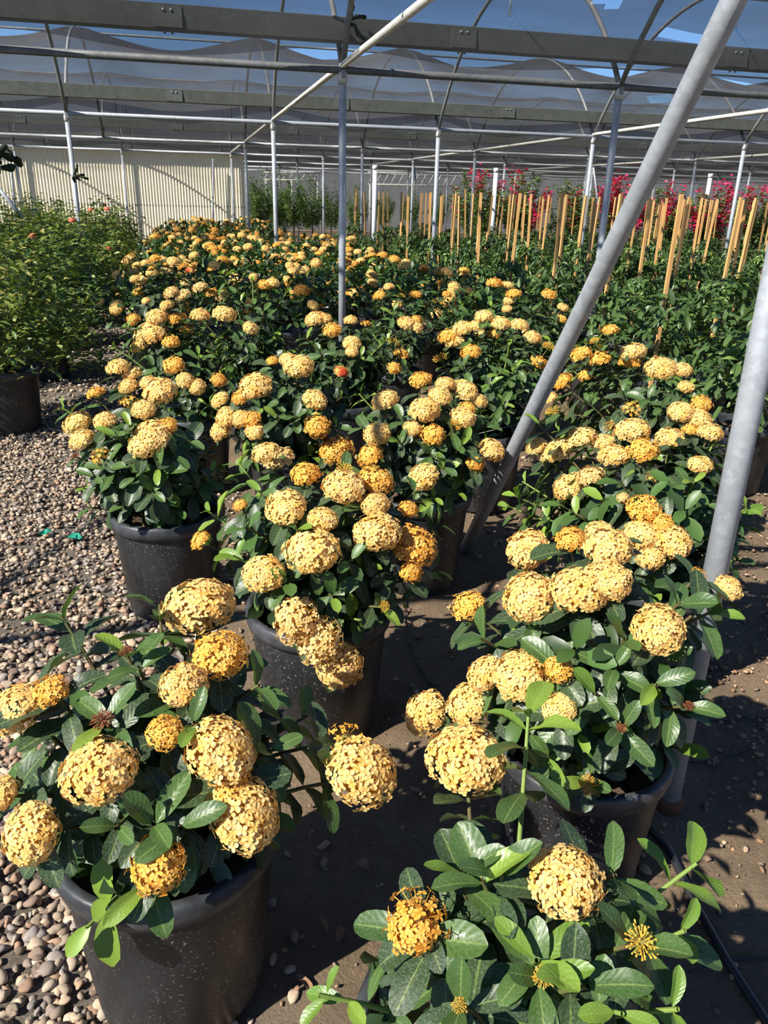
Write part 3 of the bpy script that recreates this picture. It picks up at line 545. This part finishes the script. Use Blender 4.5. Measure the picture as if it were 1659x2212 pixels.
p2 = ixora(.315, 2.035, [(617, 1097, 41, 'f'), (675, 1190, 55, 'f', 1, 1), (697, 1122, 30, 'f'), (742, 1052, 42, 'f'), (812, 1040, 36, 'g'), (810, 1090, 30, 'f'), (815, 1152, 49, 'f', 1, 1), (895, 1182, 46, 'g'), (888, 1236, 22, 'g'), (570, 1240, 42, 'f'), (434, 1168, 22, 'g'), (519, 1092, 15, 'g'), (660, 1025, 30, 'g'), (575, 980, 30, 'f'), (602, 992, 32, 'd'), (640, 1340, 46, 'd'), (690, 1385, 46, 'd'), (733, 1437, 46, 'f'), (830, 1310, 12, 'b'), (745, 1015, 18, 'b'), (882, 1100, 20, 'g'),
  (505, 1200, 0, 's'), (515, 1000, 0, 's'), (447, 1103, 0, 's'), (950, 1130, 0, 'n'), (560, 1060, 0, 'n'), (760, 1210, 0, 'n'), (620, 1260, 0, 'n'), (720, 1290, 0, 'n'), (900, 1060, 0, 'n'), (640, 1140, 0, 'n'), (530, 1140, 0, 'n'), (950, 1230, 0, 'n')],
  'ixora covered in yellow heads in the middle pot, some heads drooping over its rim', 24, 4, (.35, .36, .50))
ixora(-.14, 2.89, [(168, 915, 31, 'f'), (226, 910, 22, 'f'), (176, 950, 25, 'f'), (333, 940, 36, 'f'), (308, 965, 28, 'f'), (362, 921, 20, 'g'), (207, 850, 18, 'g'), (346, 845, 33, 'f'), (310, 885, 24, 'f'), (278, 868, 18, 'p'), (255, 795, 24, 'f'), (286, 808, 20, 'f'), (277, 835, 20, 'f'), (322, 828, 20, 'f'), (216, 985, 20, 'p'), (163, 985, 8, 'k'),
  (132, 880, 0, 's'), (180, 1055, 0, 's'), (250, 940, 0, 'n'), (230, 1010, 0, 'n'), (340, 1010, 0, 'n'), (380, 980, 0, 'n'), (290, 1030, 0, 'n'), (200, 1030, 0, 'n'), (410, 950, 0, 'n'), (330, 1060, 0, 'n'), (280, 920, 0, 'n')],
  'yellow ixora in the sunlit scuffed grey-black pot standing alone on the gravel edge', 25, 5, (.33, .36, .55))
ixora(-.03, 4.3, [(328, 722, 34, 'f'), (303, 748, 20, 'f'), (340, 686, 22, 'f'), (382, 690, 18, 'g'), (485, 680, 23, 'f'), (432, 682, 19, 'f'), (541, 710, 18, 'f'), (402, 713, 15, 'g'), (376, 790, 21, 'g'), (400, 822, 18, 'f'), (426, 836, 18, 'f'), (473, 822, 16, 'g'), (370, 740, 17, 'g'), (360, 660, 14, 'f'), (430, 765, 0, 's'), (275, 705, 0, 's'), (245, 750, 0, 's'), (500, 760, 0, 'n'), (540, 765, 0, 's'), (330, 790, 0, 'n'), (460, 740, 0, 'n')],
  'yellow ixora with a dense head cluster on its left side, behind the lone scuffed pot', 26, 12)
ixora(.43, 3.58, [(476, 865, 20, 'f'), (552, 835, 32, 'f'), (520, 858, 19, 'g'), (490, 902, 25, 'f'), (520, 905, 20, 'f'), (546, 905, 17, 'g'), (477, 930, 23, 'f'), (550, 932, 20, 'f'), (645, 792, 30, 'f'), (622, 778, 18, 'f'), (588, 780, 12, 'g'), (680, 864, 25, 'f'), (686, 922, 26, 'g'), (725, 972, 33, 'g'), (737, 803, 16, 'r'), (437, 868, 0, 's'), (670, 895, 0, 's'), (600, 860, 0, 'n'), (640, 900, 0, 'n'), (600, 900, 0, 'n'), (560, 880, 0, 'n'), (730, 920, 0, 'n')],
  'yellow ixora with one half-red head, behind the middle pot', 27, 12, (.36, .36, .52))
p8 = ixora(.88, 2.92, [(918, 886, 31, 'f'), (1002, 846, 30, 'f'), (962, 830, 20, 'f'), (950, 857, 23, 'f'), (1035, 866, 18, 'f'), (1000, 902, 26, 'f'), (1010, 883, 17, 'g'), (890, 925, 18, 'f'), (935, 940, 24, 'g'), (985, 918, 14, 'b'), (1062, 972, 27, 'f'), (1028, 1000, 18, 'g'), (908, 822, 22, 'g'), (915, 1030, 31, 'f'), (815, 938, 28, 'f'), (800, 985, 26, 'g'), (832, 866, 27, 'f'),
  (775, 850, 0, 's'), (930, 980, 0, 'n'), (860, 950, 0, 'n'), (1000, 960, 0, 'n'), (960, 1010, 0, 'n'), (940, 1075, 0, 's'), (870, 900, 0, 'n'), (780, 920, 0, 'n'), (1050, 920, 0, 'n')],
  'yellow ixora just left of the slanting brace, one round head against the pipe', 28, 10, (.35, .37, .50))
ixora(1.43, 2.03, [(1390, 1100, 32, 'g'), (1385, 1156, 37, 'f'), (1452, 1170, 38, 'f'), (1405, 1202, 28, 'f'), (1430, 1130, 22, 'g'), (1158, 965, 22, 'f'), (1203, 976, 35, 'f'), (1257, 945, 28, 'f'), (1305, 958, 24, 'f'), (1325, 985, 31, 'f'), (1388, 975, 31, 'g'), (1366, 931, 35, 'f'), (1446, 948, 30, 'f'), (1492, 930, 17, 'g'), (1533, 935, 26, 'f'), (1512, 1005, 24, 'f'), (1230, 1052, 33, 'f'), (1275, 1030, 26, 'd'), (1412, 1030, 15, 'p'), (1345, 1075, 12, 'd'), (1162, 915, 0, 'n'),
  (1128, 1040, 0, 's'), (1092, 1092, 0, 's'), (1540, 960, 0, 's'), (1610, 1100, 0, 's'), (1500, 1040, 0, 's'), (1400, 1075, 0, 'n'), (1180, 1080, 0, 'n'), (1300, 1080, 0, 'n'), (1240, 1110, 0, 'n'), (1450, 1050, 0, 'n'), (1340, 1040, 0, 'n'), (1180, 1120, 0, 's'), (1110, 1070, 0, 'n'), (1150, 1110, 0, 'n'), (1210, 1090, 0, 'n'), (1240, 1040, 0, 'n'), (1170, 1020, 0, 'n'), (1480, 1100, 0, 'n'), (1150, 1060, 0, 'n'), (1290, 1130, 0, 'n')],
  'broad low ixora with many yellow heads between the slanting brace and the foreground post', 29, 3, (.38, .38, .48))
p10 = ixora(1.47, 3.74, [(1000, 712, 22, 'f'), (1030, 705, 17, 'f'), (1045, 684, 18, 'f'), (1081, 700, 20, 'f'), (1068, 722, 15, 'g'), (968, 728, 20, 'g'), (982, 738, 20, 'f'), (1017, 762, 20, 'g'), (953, 775, 16, 'b'), (1122, 703, 18, 'f'), (1150, 730, 19, 'f'), (1185, 750, 14, 'b'), (1163, 783, 18, 'g'), (1085, 798, 0, 's'), (1115, 790, 0, 's'), (1030, 745, 0, 's'), (1100, 745, 0, 's'), (1090, 870, 0, 's'), (1060, 830, 0, 'n'), (1000, 790, 0, 'n')],
  'yellow ixora in a wire-handled pot behind the slanting brace', 30, 12, (.35, .36, .52))
ixora(.84, 4.44, [(760, 742, 18, 'f'), (718, 714, 19, 'g'), (682, 690, 22, 'f'), (700, 690, 16, 'f'), (878, 700, 20, 'f'), (900, 708, 15, 'f'), (851, 796, 14, 'g'), (760, 760, 13, 'f'), (850, 740, 14, 'b'), (758, 693, 14, 'f'), (866, 765, 16, 'g'), (790, 700, 12, 'p'), (780, 770, 0, 's'), (690, 760, 0, 'n'), (830, 740, 0, 's'), (660, 730, 0, 'n'), (820, 720, 0, 'n')],
  'sparsely flowered ixora in front of the central post', 31, 14, (.36, .36, .52))
ixora(2.06, 3.1, [(1368, 762, 27, 'f'), (1360, 785, 22, 'g'), (1427, 797, 31, 'f'), (1472, 800, 21, 'f'), (1296, 776, 22, 'g'), (1256, 766, 21, 'g'), (1215, 826, 21, 'g'), (1266, 812, 17, 'g'), (1365, 884, 20, 'p'), (1195, 890, 16, 'b'), (1470, 890, 25, 'f'), (1510, 906, 25, 'f'), (1316, 921, 12, 'p'), (1482, 836, 16, 'f'), (1318, 714, 16, 'g'), (1284, 737, 11, 'b'), (1515, 872, 20, 'g'), (1190, 860, 14, 'f'), (1317, 775, 0, 's'), (1238, 800, 0, 's'), (1205, 930, 0, 's'), (1490, 830, 0, 's'), (1345, 845, 0, 'n'), (1400, 860, 0, 'n'), (1270, 870, 0, 'n'), (1430, 880, 0, 'n')],
  'leafy yellow ixora right of the slanting brace, in front of the staked shrubs', 32, 8, (.38, .37, .50))
ixora(1.35, 5.25, [(820, 640, 14, 'g'), (897, 638, 12, 'g'), (945, 652, 10, 'b'), (866, 640, 9, 'b'), (965, 637, 10, 'g'), (840, 620, 11, 'f'), (900, 690, 11, 'g'), (1000, 690, 0, 's'), (850, 670, 0, 's'), (960, 690, 0, 'n'), (880, 660, 0, 'n')],
  'mostly leafy ixora right of the central post, few small heads', 33, 16, (.36, .36, .52))
ixora(2.05, 4.75, [(1110, 636, 15, 'g'), (1100, 650, 13, 'f'), (1185, 637, 15, 'g'), (1095, 668, 11, 'f'), (1216, 665, 12, 'f'), (1212, 690, 12, 'g'), (1180, 660, 0, 's'), (1060, 660, 0, 's'), (1150, 670, 0, 'n')],
  'leafy ixora with a few heads held high in front of the nearest stakes', 34, 16, (.36, .37, .54))
ixora(.38, 5.15, [(395, 640, 17, 'd'), (370, 633, 16, 'd'), (432, 622, 15, 'd'), (455, 634, 14, 'g'), (480, 640, 15, 'd'), (575, 617, 16, 'g'), (590, 612, 14, 'f'), (620, 630, 0, 's'), (480, 590, 0, 's'), (545, 605, 0, 's'), (600, 640, 0, 'n'), (520, 650, 0, 'n'), (440, 640, 0, 's'), (570, 670, 0, 'n')],
  'leafy ixora left of the central post with shaded tan heads', 35, 16, (.36, .37, .55))
ixora(-.16, 5.85, [(305, 608, 13, 'f'), (292, 603, 11, 'f'), (330, 590, 13, 'f'), (360, 585, 13, 'd'), (375, 566, 14, 'f'), (300, 632, 12, 'g'), (315, 650, 9, 'f'), (400, 612, 12, 'd'), (335, 560, 12, 'g'), (410, 585, 10, 'r'), (350, 620, 0, 's'), (390, 600, 0, 'n')],
  'ixora at the left edge of the bed with small scattered yellow and one reddish head', 36, 16, (.36, .37, .55))
bail(p10, 3.6, .9); bail(p8, .3, .3); bail(p2, 2.0, .15)

# farther ixoras: shared foliage, single heads
def ixora_foliage(seed, n=300):
    r = np.random.default_rng(seed); a = r.uniform(0, 2*PI, n); z = r.uniform(-.25, 1, n); s = np.sqrt(np.maximum(0, 1-z*z)); d = np.stack([s*np.cos(a), s*np.sin(a), z], -1)
    P = np.array([0, 0, .56])+d*np.array([.38, .38, .37])*r.uniform(.62, 1.0, (n, 1)); D = d*.6+r.normal(0, .65, (n, 3)); N = d*.6+np.array([0, 0, .9])+r.normal(0, .25, (n, 3))
    C = np.array([(.032, .068, .024), (.046, .095, .028), (.075, .145, .032), (.16, .26, .04)])[r.choice(4, n, p=[.45, .32, .17, .06])]*r.uniform(.8, 1.2, (n, 1))
    return foliage_mesh('foliage', P, D, N, r.uniform(.06, .09, n), np.full(n, .55), C)
IXF = [ixora_foliage(s) for s in range(5)]
ORD = ['first', 'second', 'third', 'fourth', 'fifth', 'sixth', 'seventh', 'eighth', 'ninth', 'tenth', 'eleventh', 'twelfth', 'thirteenth', 'fourteenth', 'fifteenth', 'sixteenth', 'seventeenth', 'eighteenth', 'nineteenth', 'twentieth']
def far_ixora(x, y, h, nh, r, lab):
    root = link('potted_ixora', None, None, T((x, y, 0))); tag(root, lab, 'potted shrub', 'far yellow ixoras in the back of the bed')
    add_pot(root); f = h/.93; link('foliage', IXF[r.integers(5)], root, Matrix.Rotation(r.uniform(0, 6), 4, 'Z')@Matrix.Diagonal((1.12, 1.12, f, 1)), kind='stuff')
    for i in range(nh):
        a = r.uniform(0, 2*PI); z = r.uniform(.05, 1); s = math.sqrt(1-z*z); d = np.array([s*math.cos(a), s*math.sin(a), z]); p = np.array([0, 0, .56*f])+d*np.array([.42, .42, .39*f])
        k = r.choice(list('ffffgg')); hm = HEADS[k]; link('flower_head', hm[r.integers(len(hm))], root, frameZ(p, norm(d+[0, 0, .6]), r.uniform(.042, .062), r.uniform(0, 6)))
r = np.random.default_rng(5); row = 0
for ci, x in enumerate((-.30, .26, .82, 1.38, 1.92)):
    y = 6.9+(ci % 2)*.55+(.2 if ci == 0 else 0); q = 0
    while y < 20.2:
        if not (ci == 4 and y > 14.5) and not (ci == 0 and y > 18):
            far_ixora(x+r.normal(0, .05)+(y-7)*.006, y+r.normal(0, .08), r.uniform(.86, 1.02)+(.04 if y > 14 else 0), int(r.integers(12, 19)) if y > 7.6 else 8, r, f"far yellow ixora, {ORD[q]} back in the {['row along the gravel aisle', 'second row from the gravel aisle', 'middle row of the bed', 'fourth row from the gravel aisle', 'row next to the staked shrubs'][ci]}"); q += 1
        y += 1.12
for q, (x, y) in enumerate(((2.35, 6.1), (2.5, 7.4), (2.35, 8.6))): far_ixora(x, y, .9, 6, r, f'sparsely flowered ixora {ORD[q]} back, squeezed against the edge of the stake field')

# ------------------------------------------------------------------ green shrubs at the left
def shrub_foliage(seed, n, hgt_, rad, L, cols, up=.5, shoots=16, basef=.15, low=.72):
    r = np.random.default_rng(seed); P, D, N, C, S = [], [], [], [], []; cols = np.array(cols)
    for k in range(shoots):
        a = r.uniform(0, 2*PI); q = math.sqrt(r.uniform(.02, 1)); tip = np.array([rad*q*math.cos(a), rad*q*math.sin(a), hgt_*(1-.35*q*q)*r.uniform(low, 1.06)]); base = np.array([tip[0]*basef, tip[1]*basef, .38])
        for i in range(n//shoots):
            t = r.uniform(.22, 1); p = base+(tip-base)*np.array([t, t, t**.85])+r.normal(0, .045, 3); aa = r.uniform(0, 2*PI); d = np.array([math.cos(aa), math.sin(aa), r.uniform(-.3, .8)*up*2])
            P.append(p); D.append(d); N.append(np.array([0, 0, 1])+r.normal(0, .35, 3)); C.append(cols[r.choice(len(cols))]*r.uniform(.75, 1.25)); S.append(r.uniform(.75, 1.2)*L)
    return P, D, N, S, C
SH_COLS = [(.085, .13, .03), (.14, .20, .042), (.21, .27, .06), (.10, .16, .037), (.26, .25, .065)]
SHF = []
for s in range(3):
    P, D, N, S, C = shrub_foliage(s+40, 3300, 1.40, .70, .066, SH_COLS, .5, 60, .6, .5); SHF.append((P, D, N, S, foliage_mesh('foliage', P, D, N, S, np.full(len(P), .46), C)))
rh = head_mesh('r', 77); redh = HEADS['r'][0]
b2 = NB('coral_petal'); b2.base(b2.mix(b2.n('ObjectInfo').outputs['Random'], (.80, .11, .06), (.82, .20, .10))); b2.setp(Roughness=.6); redm = redh.copy(); redm.materials.clear(); redm.materials.append(b2.m)
def shrub(x, y, v, label, group, sc=1.0, singles=0, reds=0, seed=0):
    r = np.random.default_rng(seed); root = link('potted_green_shrub', None, None, T((x, y, 0))); tag(root, label, 'potted shrub', group); add_pot(root)
    P, D, N, S, me = SHF[v]; rot = r.uniform(0, 6); Mr = Matrix.Rotation(rot, 4, 'Z')@Matrix.Diagonal((sc, sc, sc, 1)); link('foliage', me, root, Mr, kind='stuff')
    for k in range(7):
        a = r.uniform(0, 6.28); cv = stem_curve((random.gauss(0, .03), random.gauss(0, .03), .36), (.33*math.cos(a), .33*math.sin(a), r.uniform(.9, 1.3)*sc), 6, .3); V, Fc = tube(cv, np.linspace(.006, .003, 6), 5, False); link('stem', mesh_np('stem', V, Fc, M['stem']), root)
    for k in range(singles):
        a = r.uniform(-2.4, 1.0); z = r.uniform(.35, 1.25)*sc; p = np.array([.52*math.cos(a), .52*math.sin(a), z])*np.array([sc*(1.15-.5*max(0, z-.8)), sc*(1.15-.5*max(0, z-.8)), 1]); d = norm(np.array([math.cos(a), math.sin(a), r.uniform(-.4, .7)])+r.normal(0, .5, 3))
        link('leaf', LEAF_SH[r.integers(4)], root, frame(p, d, norm(np.array([0, -.2, 1])+r.normal(0, .3, 3)), r.uniform(.05, .075)))
    for k in range(reds):
        a = r.uniform(-2.2, .6); z = r.uniform(.85, 1.38); link('flower_head', redm, root, frameZ((.40*math.cos(a), .40*math.sin(a), z*sc), (0, -.2, 1), .035, k))
SL = 'leafy green shrubs in black pots left of the gravel aisle'
for i, (x, y, lab, sg, rd) in enumerate(((-1.24, 5.65, 'big green shrub in black pot nearest at the left edge', 140, 0), (-1.24, 7.25, 'green shrub in black pot second along the gravel aisle', 110, 0), (-1.25, 8.8, 'green shrub third along the aisle with coral blooms', 0, 3), (-1.28, 10.3, 'green shrub fourth along the aisle with a red bloom low on its side', 0, 2))):
    shrub(x, y, i % 3, lab, SL, 1.0 if i else 1.02, sg, rd, 50+i)
k = 0
for ri, (x, y0) in enumerate(((-1.30, 11.8), (-2.65, 6.4), (-4.0, 9.4))):
    y = y0; q = 4 if ri == 0 else 0
    while y < 17.5: shrub(x+random.uniform(-.06, .06), y, k % 3, f"green shrub {ORD[q]} back in the {['aisle-side', 'second', 'outermost'][ri]} row of the left shrub mass", SL, random.uniform(.94, 1.06), 0, 1 if k % 3 == 0 else 0, 70+k); y += 1.5; k += 1; q += 1

# ------------------------------------------------------------------ staked shrubs at the right
V_COLS = [(.040, .078, .023), (.058, .108, .029), (.095, .165, .038), (.046, .09, .026), (.13, .20, .045)]
VF = []
for s in range(4):
    r = np.random.default_rng(s+90); P, D, N, C, S = [], [], [], [], []
    for k in range(95):
        a = r.uniform(0, 2*PI); z = r.uniform(.36, 1.0); q = (.42 if z < .72 else .42*(1.08-z)/.36)*r.uniform(.35, 1.05); c = np.array([q*math.cos(a), q*math.sin(a), z]); out = norm(np.array([math.cos(a), math.sin(a), .1]))
        nl_ = int(r.integers(4, 8)); C0 = np.array(V_COLS[r.integers(5)])
        for i in range(nl_):
            th = (i-nl_/2)*.5+r.normal(0, .15); d = np.array([out[0]*math.cos(th)-out[1]*math.sin(th), out[0]*math.sin(th)+out[1]*math.cos(th), r.uniform(-.9, .35)])
            P.append(c+r.normal(0, .018, 3)); D.append(d); N.append(np.array([out[0]*.5, out[1]*.5, 1])+r.normal(0, .2, 3)); C.append(C0*r.uniform(.8, 1.25)); S.append(r.uniform(.06, .095))
    VF.append(foliage_mesh('foliage', P, D, N, S, np.full(len(P), .42), C))
STK = {}
def staked(x, y, v, label, group, singles=0, seed=0, lean=(0, 0), top=1.58):
    r = np.random.default_rng(seed); root = link('staked_shrub', None, None, T((x, y, 0))); tag(root, label, 'staked shrub', group); add_pot(root, .95)
    link('foliage', VF[v], root, Matrix.Rotation(r.uniform(0, 6), 4, 'Z')@Matrix.Diagonal((1 if singles else .74, 1 if singles else .74, r.uniform(.9, 1.08), 1)), kind='stuff')
    wd = .0235; hh = top-.10; Vb, Fb = box((0, 0, hh/2), (wd, wd*.8, hh)); key = round(hh, 1)
    if key not in STK: STK[key] = mesh_np('stake', Vb, Fb, M['wood'], False)
    link('stake', STK[key], root, T((0, .03, .12))@Matrix.Rotation(lean[0], 4, 'Y')@Matrix.Rotation(lean[1], 4, 'X')@Matrix.Rotation(r.uniform(-.5, .5), 4, 'Z'))
    for k in range(singles):
        a = r.uniform(-3.0, .3); z = r.uniform(.42, 1.08); q = .42*(1 if z < .85 else 1-(z-.85)); p = np.array([q*math.cos(a), q*math.sin(a), z]); d = norm(np.array([math.cos(a), math.sin(a), r.uniform(-1.0, .3)])+r.normal(0, .35, 3))
        link('leaf', LEAF_V[r.integers(4)], root, frame(p, d, norm(np.array([math.cos(a)*.5, math.sin(a)*.5, 1])+r.normal(0, .25, 3)), r.uniform(.07, .105)))
SG = 'green shrubs tied to wooden stakes'
NEARST = [(3.02, 3.72, 'staked green shrub nearest the foreground post, its pot rim showing', .05), (3.0, 4.62, 'staked green shrub behind the leafy ixora, second along its row', .03), (3.05, 5.5, 'staked green shrub third along the row beside the ixoras', .05), (3.85, 4.3, 'staked green shrub at the right edge behind the nearest staked one', .07), (3.9, 5.3, 'staked green shrub at right with two leaning stakes close by', .06), (3.05, 6.4, 'staked green shrub just right of the slanting brace, far down its row', .02)]
for i, (x, y, lab, ln) in enumerate(NEARST): staked(x, y, i % 4, lab, SG, 120, 200+i, (ln*.8, -.02))
r = np.random.default_rng(12); k = 0
for ci, x in enumerate(np.arange(3.05, 12.5, .68)):
    q = 0; y = 7.3 if ci == 0 else (6.2 if ci == 1 else 5.0+.54*(ci-2)+(.4 if ci % 2 else 0))
    while y < 16.0-(0 if ci < 5 else .3*(ci-5)):
        staked(x+r.normal(0, .07), y+r.normal(0, .09), k % 4, f'staked shrub {ORD[min(q, 19)]} back in the {ORD[ci]} stake row counted from the ixora bed', 'staked shrubs in the dense field', 0, 300+k, (r.normal(.01, .025), r.normal(0, .02)), 1.58+r.normal(0, .035)); k += 1; q += 1; y += .76

# ------------------------------------------------------------------ background plants
BF = []
for s in range(2):
    P, D, N, S, C = shrub_foliage(s+140, 3600, 2.0, .62, .085, [(.10, .17, .045), (.14, .235, .06), (.20, .29, .08)], .5, 30); BF.append(foliage_mesh('foliage', P, D, N, S, np.full(len(P), .4), C, LOW3))
for i, (u, Y, sc) in enumerate(((556, 23.2, 1.1), (596, 24.4, 1.1), (634, 23.3, 1.1), (674, 24.2, 1.06), (715, 26, .97), (770, 27.5, .95), (830, 29, .95), (890, 30, .97), (950, 29, .95), (1010, 31, .97), (1080, 30, .95))):
    p = onY(u, 430, Y); root = link('tall_green_shrub', None, None, T((p[0], Y, 0))); tag(root, f'tall green shrub beyond the cream wall, {ORD[i]} from the wall end' if i < 5 else f'far green shrub behind the stake field, {ORD[i-5]} from the left', 'shrub', 'tall shrubs beyond the wall' if i < 5 else 'far green shrubs')
    link('foliage', BF[i % 2], root, Matrix.Rotation(i*1.3, 4, 'Z')@Matrix.Diagonal((sc*.72, sc*.72, sc, 1)), kind='stuff'); pipe('trunk', (0, 0, 0), (0, 0, 1.2), .02, 'stem', root, 6)
GF, MF = [], []
for s in range(3):
    P, D, N, S, C = shrub_foliage(s+160, 3000, 2.1, .80, .095, [(.10, .17, .045), (.15, .23, .065), (.20, .26, .09)], .5, 26); GF.append(foliage_mesh('foliage', P, D, N, S, np.full(len(P), .5), C, LOW3))
    P, D, N, S, C = shrub_foliage(s+160, 2600, 2.16, .86, .085, [(.62, .02, .10), (.75, .04, .18), (.50, .03, .06)], .5, 26); kk = np.array([i for i, p in enumerate(P) if math.sin(p[0]*5+s)*math.sin(p[1]*5+1)+.6*(p[2]-1.5) > .16])
    MF.append(foliage_mesh('bracts', *(np.array(q)[kk] for q in (P, D, N, S)), np.full(len(kk), .8), np.array(C)[kk], LOW3))
for i, (u, Y, sc, fl) in enumerate(((1030, 19.6, 1.04, 1), (1130, 19.9, 1.08, 1), (1235, 19.4, 1.05, 1), (1340, 19.0, 1.0, 2), (1440, 18.4, .97, 2), (1540, 17.9, .97, 2), (1640, 17.4, .93, 2))):
    p = onY(u, 440, Y); root = link('bougainvillea', None, None, T((p[0], Y, 0))); tag(root, f'bougainvillea bush with scattered red bracts behind the stakes, {ORD[i]} from the left' if fl == 1 else f'bougainvillea bush with dense magenta bracts behind the stakes, {ORD[i-3]} magenta one from the left', 'shrub', 'red bougainvilleas' if fl == 1 else 'magenta bougainvilleas')
    Mr = Matrix.Rotation(i*.9, 4, 'Z')@Matrix.Scale(sc, 4); link('foliage', GF[i % 3], root, Mr, kind='stuff'); link('bracts', MF[i % 3], root, Mr@Matrix.Scale(1.02, 4), kind='stuff')
    if fl == 2: link('bracts', MF[(i+1) % 3], root, Matrix.Rotation(i*2.1+1, 4, 'Z')@Matrix.Scale(sc*1.03, 4), kind='stuff')
    pipe('trunk', (0, 0, 0), (0, 0, 1.2), .025, 'stem', root, 6)
for u0, u1, lab in ((1175, 1245, 'low cream concrete block behind the stakes left of the slanting brace'), (1330, 1480, 'low cream concrete block behind the stakes right of the slanting brace')):
    a, c = onY(u0, 541, 16.6), onY(u1, 541, 16.6); V, Fc = box(((a[0]+c[0])/2, 16.6, .26), (c[0]-a[0], .4, .52)); o = link('concrete_block', mesh_np('concrete_block', V, Fc, M['block'], False)); tag(o, lab, 'block')

# far shade-house: end screen and pale lattice trusses
V = []; xs = np.arange(-8, 46, .5); n = len(xs)
for z in (0, .9, 1.8, 2.7, 3.5): V += [(x, 38+.06*math.sin(x*3+z*2), z) for x in xs]
Fc = [(r_*n+i, r_*n+i+1, (r_+1)*n+i+1, (r_+1)*n+i) for r_ in range(4) for i in range(n-1)]
M['screen'] = plain('grey_screen', (.10, .105, .11), (.15, .155, .16), 1.5, .9); o = link('wall_far', mesh_np('wall_far', V, Fc, M['screen'])); tag(o, 'grey screen cloth closing the far end of the shade houses', kind='structure')
for (u0, u1, va, vb, nd, lab) in ((570, 690, 372, 388, 9, 'pale lattice roof truss far behind the tall green shrubs'), (795, 990, 372, 398, 12, 'pale lattice roof truss far behind the stakes'), (1110, 1420, 366, 372, 6, 'pale far rail above the bougainvilleas')):
    Y = 33.5; parts = []
    for v in (va, vb): parts.append(tube([onY(u0, v, Y), onY(u1, v+(u1-u0)*.02, Y)], .035, 6))
    for i in range(nd):
        ua = u0+(u1-u0)*i/nd; ub = ua+(u1-u0)/nd*.8; parts.append(tube([onY(ua, vb+(ua-u0)*.02, Y), onY(ub, va+(ub-u0)*.02, Y)], .022, 6))
    for ua in (u0+4, (u0+u1)/2, u1-4): q_ = onY(ua, vb+(ua-u0)*.02, Y); parts.append(tube([(q_[0], Y, 0), q_], .035, 6))
    V, Fc, _ = join(parts); o = link('lattice_truss', mesh_np('lattice_truss', V, Fc, M['purlin'])); tag(o, lab, 'truss')

# ------------------------------------------------------------------ hoses, tubes, dry leaves, scraps
def ground_line(pts, r, lift=0.0):
    P = []
    for u, v in pts: p = onZ(u, v, 0); P.append((p[0], p[1], hgt(p[0], p[1])+r+lift-.008))
    P = np.array(P); t = np.linspace(0, len(P)-1, 8*len(P)); i = np.minimum(t.astype(int), len(P)-2); f = (t-i)[:, None]; return P[i]*(1-f)+P[i+1]*f
def hose(pts, r, label):
    V, Fc = tube(ground_line(pts, r), r, 8); o = link('irrigation_hose', mesh_np('irrigation_hose', V, Fc, M['hose'])); tag(o, label, 'hose')
hose([(1380, 1780), (1440, 1850), (1500, 1960), (1570, 2090), (1640, 2190), (1665, 2230)], .010, 'black irrigation hose on the soil at the lower right')
hose([(1450, 1640), (1530, 1648), (1610, 1625), (1670, 1585)], .0035, 'thin black drip tube curving right of the foreground post')
hose([(1490, 1560), (1570, 1556), (1670, 1545)], .003, 'thin straight drip tube right of the foreground post')
hose([(1490, 2100), (1560, 2080), (1665, 2075)], .003, 'thin drip tube branching from the hose at the bottom right')
hose([(878, 1275), (876, 1340), (888, 1400), (920, 1460), (950, 1500)], .003, 'thin black drip tube on the soil right of the middle pot')
rl = np.random.default_rng(4); V, Fc, UV = leaf_geo(5, 2, .8, .35, .3, .25); DRY = mesh_np('dry_leaf', V*np.array([.5, 1, 1.2]), Fc, M['dry'])
for u, v in ((955, 1412), (1235, 1405), (1290, 1650), (590, 1680), (1110, 1480), (690, 1640), (60, 1170), (110, 1165), (130, 1330), (60, 1480), (140, 1180), (1620, 1600), (1560, 1290), (1600, 1420), (1640, 1330), (240, 1235), (1540, 1660), (800, 1880), (690, 1980), (640, 2110), (730, 2040)):
    p = onZ(u, v, 0); z = hgt(p[0], p[1])+.008
    if (u, v) == (1290, 1650): z = PH-.035; p = onZ(u, v, PH-.03)
    o = link('dry_leaf', DRY, None, frame((p[0], p[1], z), (math.cos(u), math.sin(u), .15), (0, 0, 1), rl.uniform(.03, .055))); tag(o, 'dry brown leaf lying on the soil inside the right foreground pot' if z > .2 else 'dry brown leaf fallen on the gravel aisle' if u < 300 else 'dry brown leaf fallen right of the foreground post' if u > 1500 else 'dry brown leaf fallen on the soil between the pots', 'leaf', 'fallen dry leaves')
for u, v, lab in ((165, 1167, 'crumpled green plastic scrap on the gravel, right one'), (98, 1157, 'torn green plastic strip on the gravel, left one')):
    p = onZ(u, v, 0.01); r = np.random.default_rng(u); Vg = np.array([(x, y, .006*r.random()+.004) for x in np.linspace(-.03, .03, 5) for y in np.linspace(-.018, .018, 4)]); Vg += r.normal(0, .006, Vg.shape); Fg_ = [(i*4+k, i*4+k+1, (i+1)*4+k+1, (i+1)*4+k) for i in range(4) for k in range(3)]
    o = link('plastic_scrap', mesh_np('plastic_scrap', Vg+np.array([0, 0, .012]), Fg_, M['green_plastic'], False), None, T(p)); tag(o, lab, 'litter')
print('OBJECTS', len(bpy.data.objects))
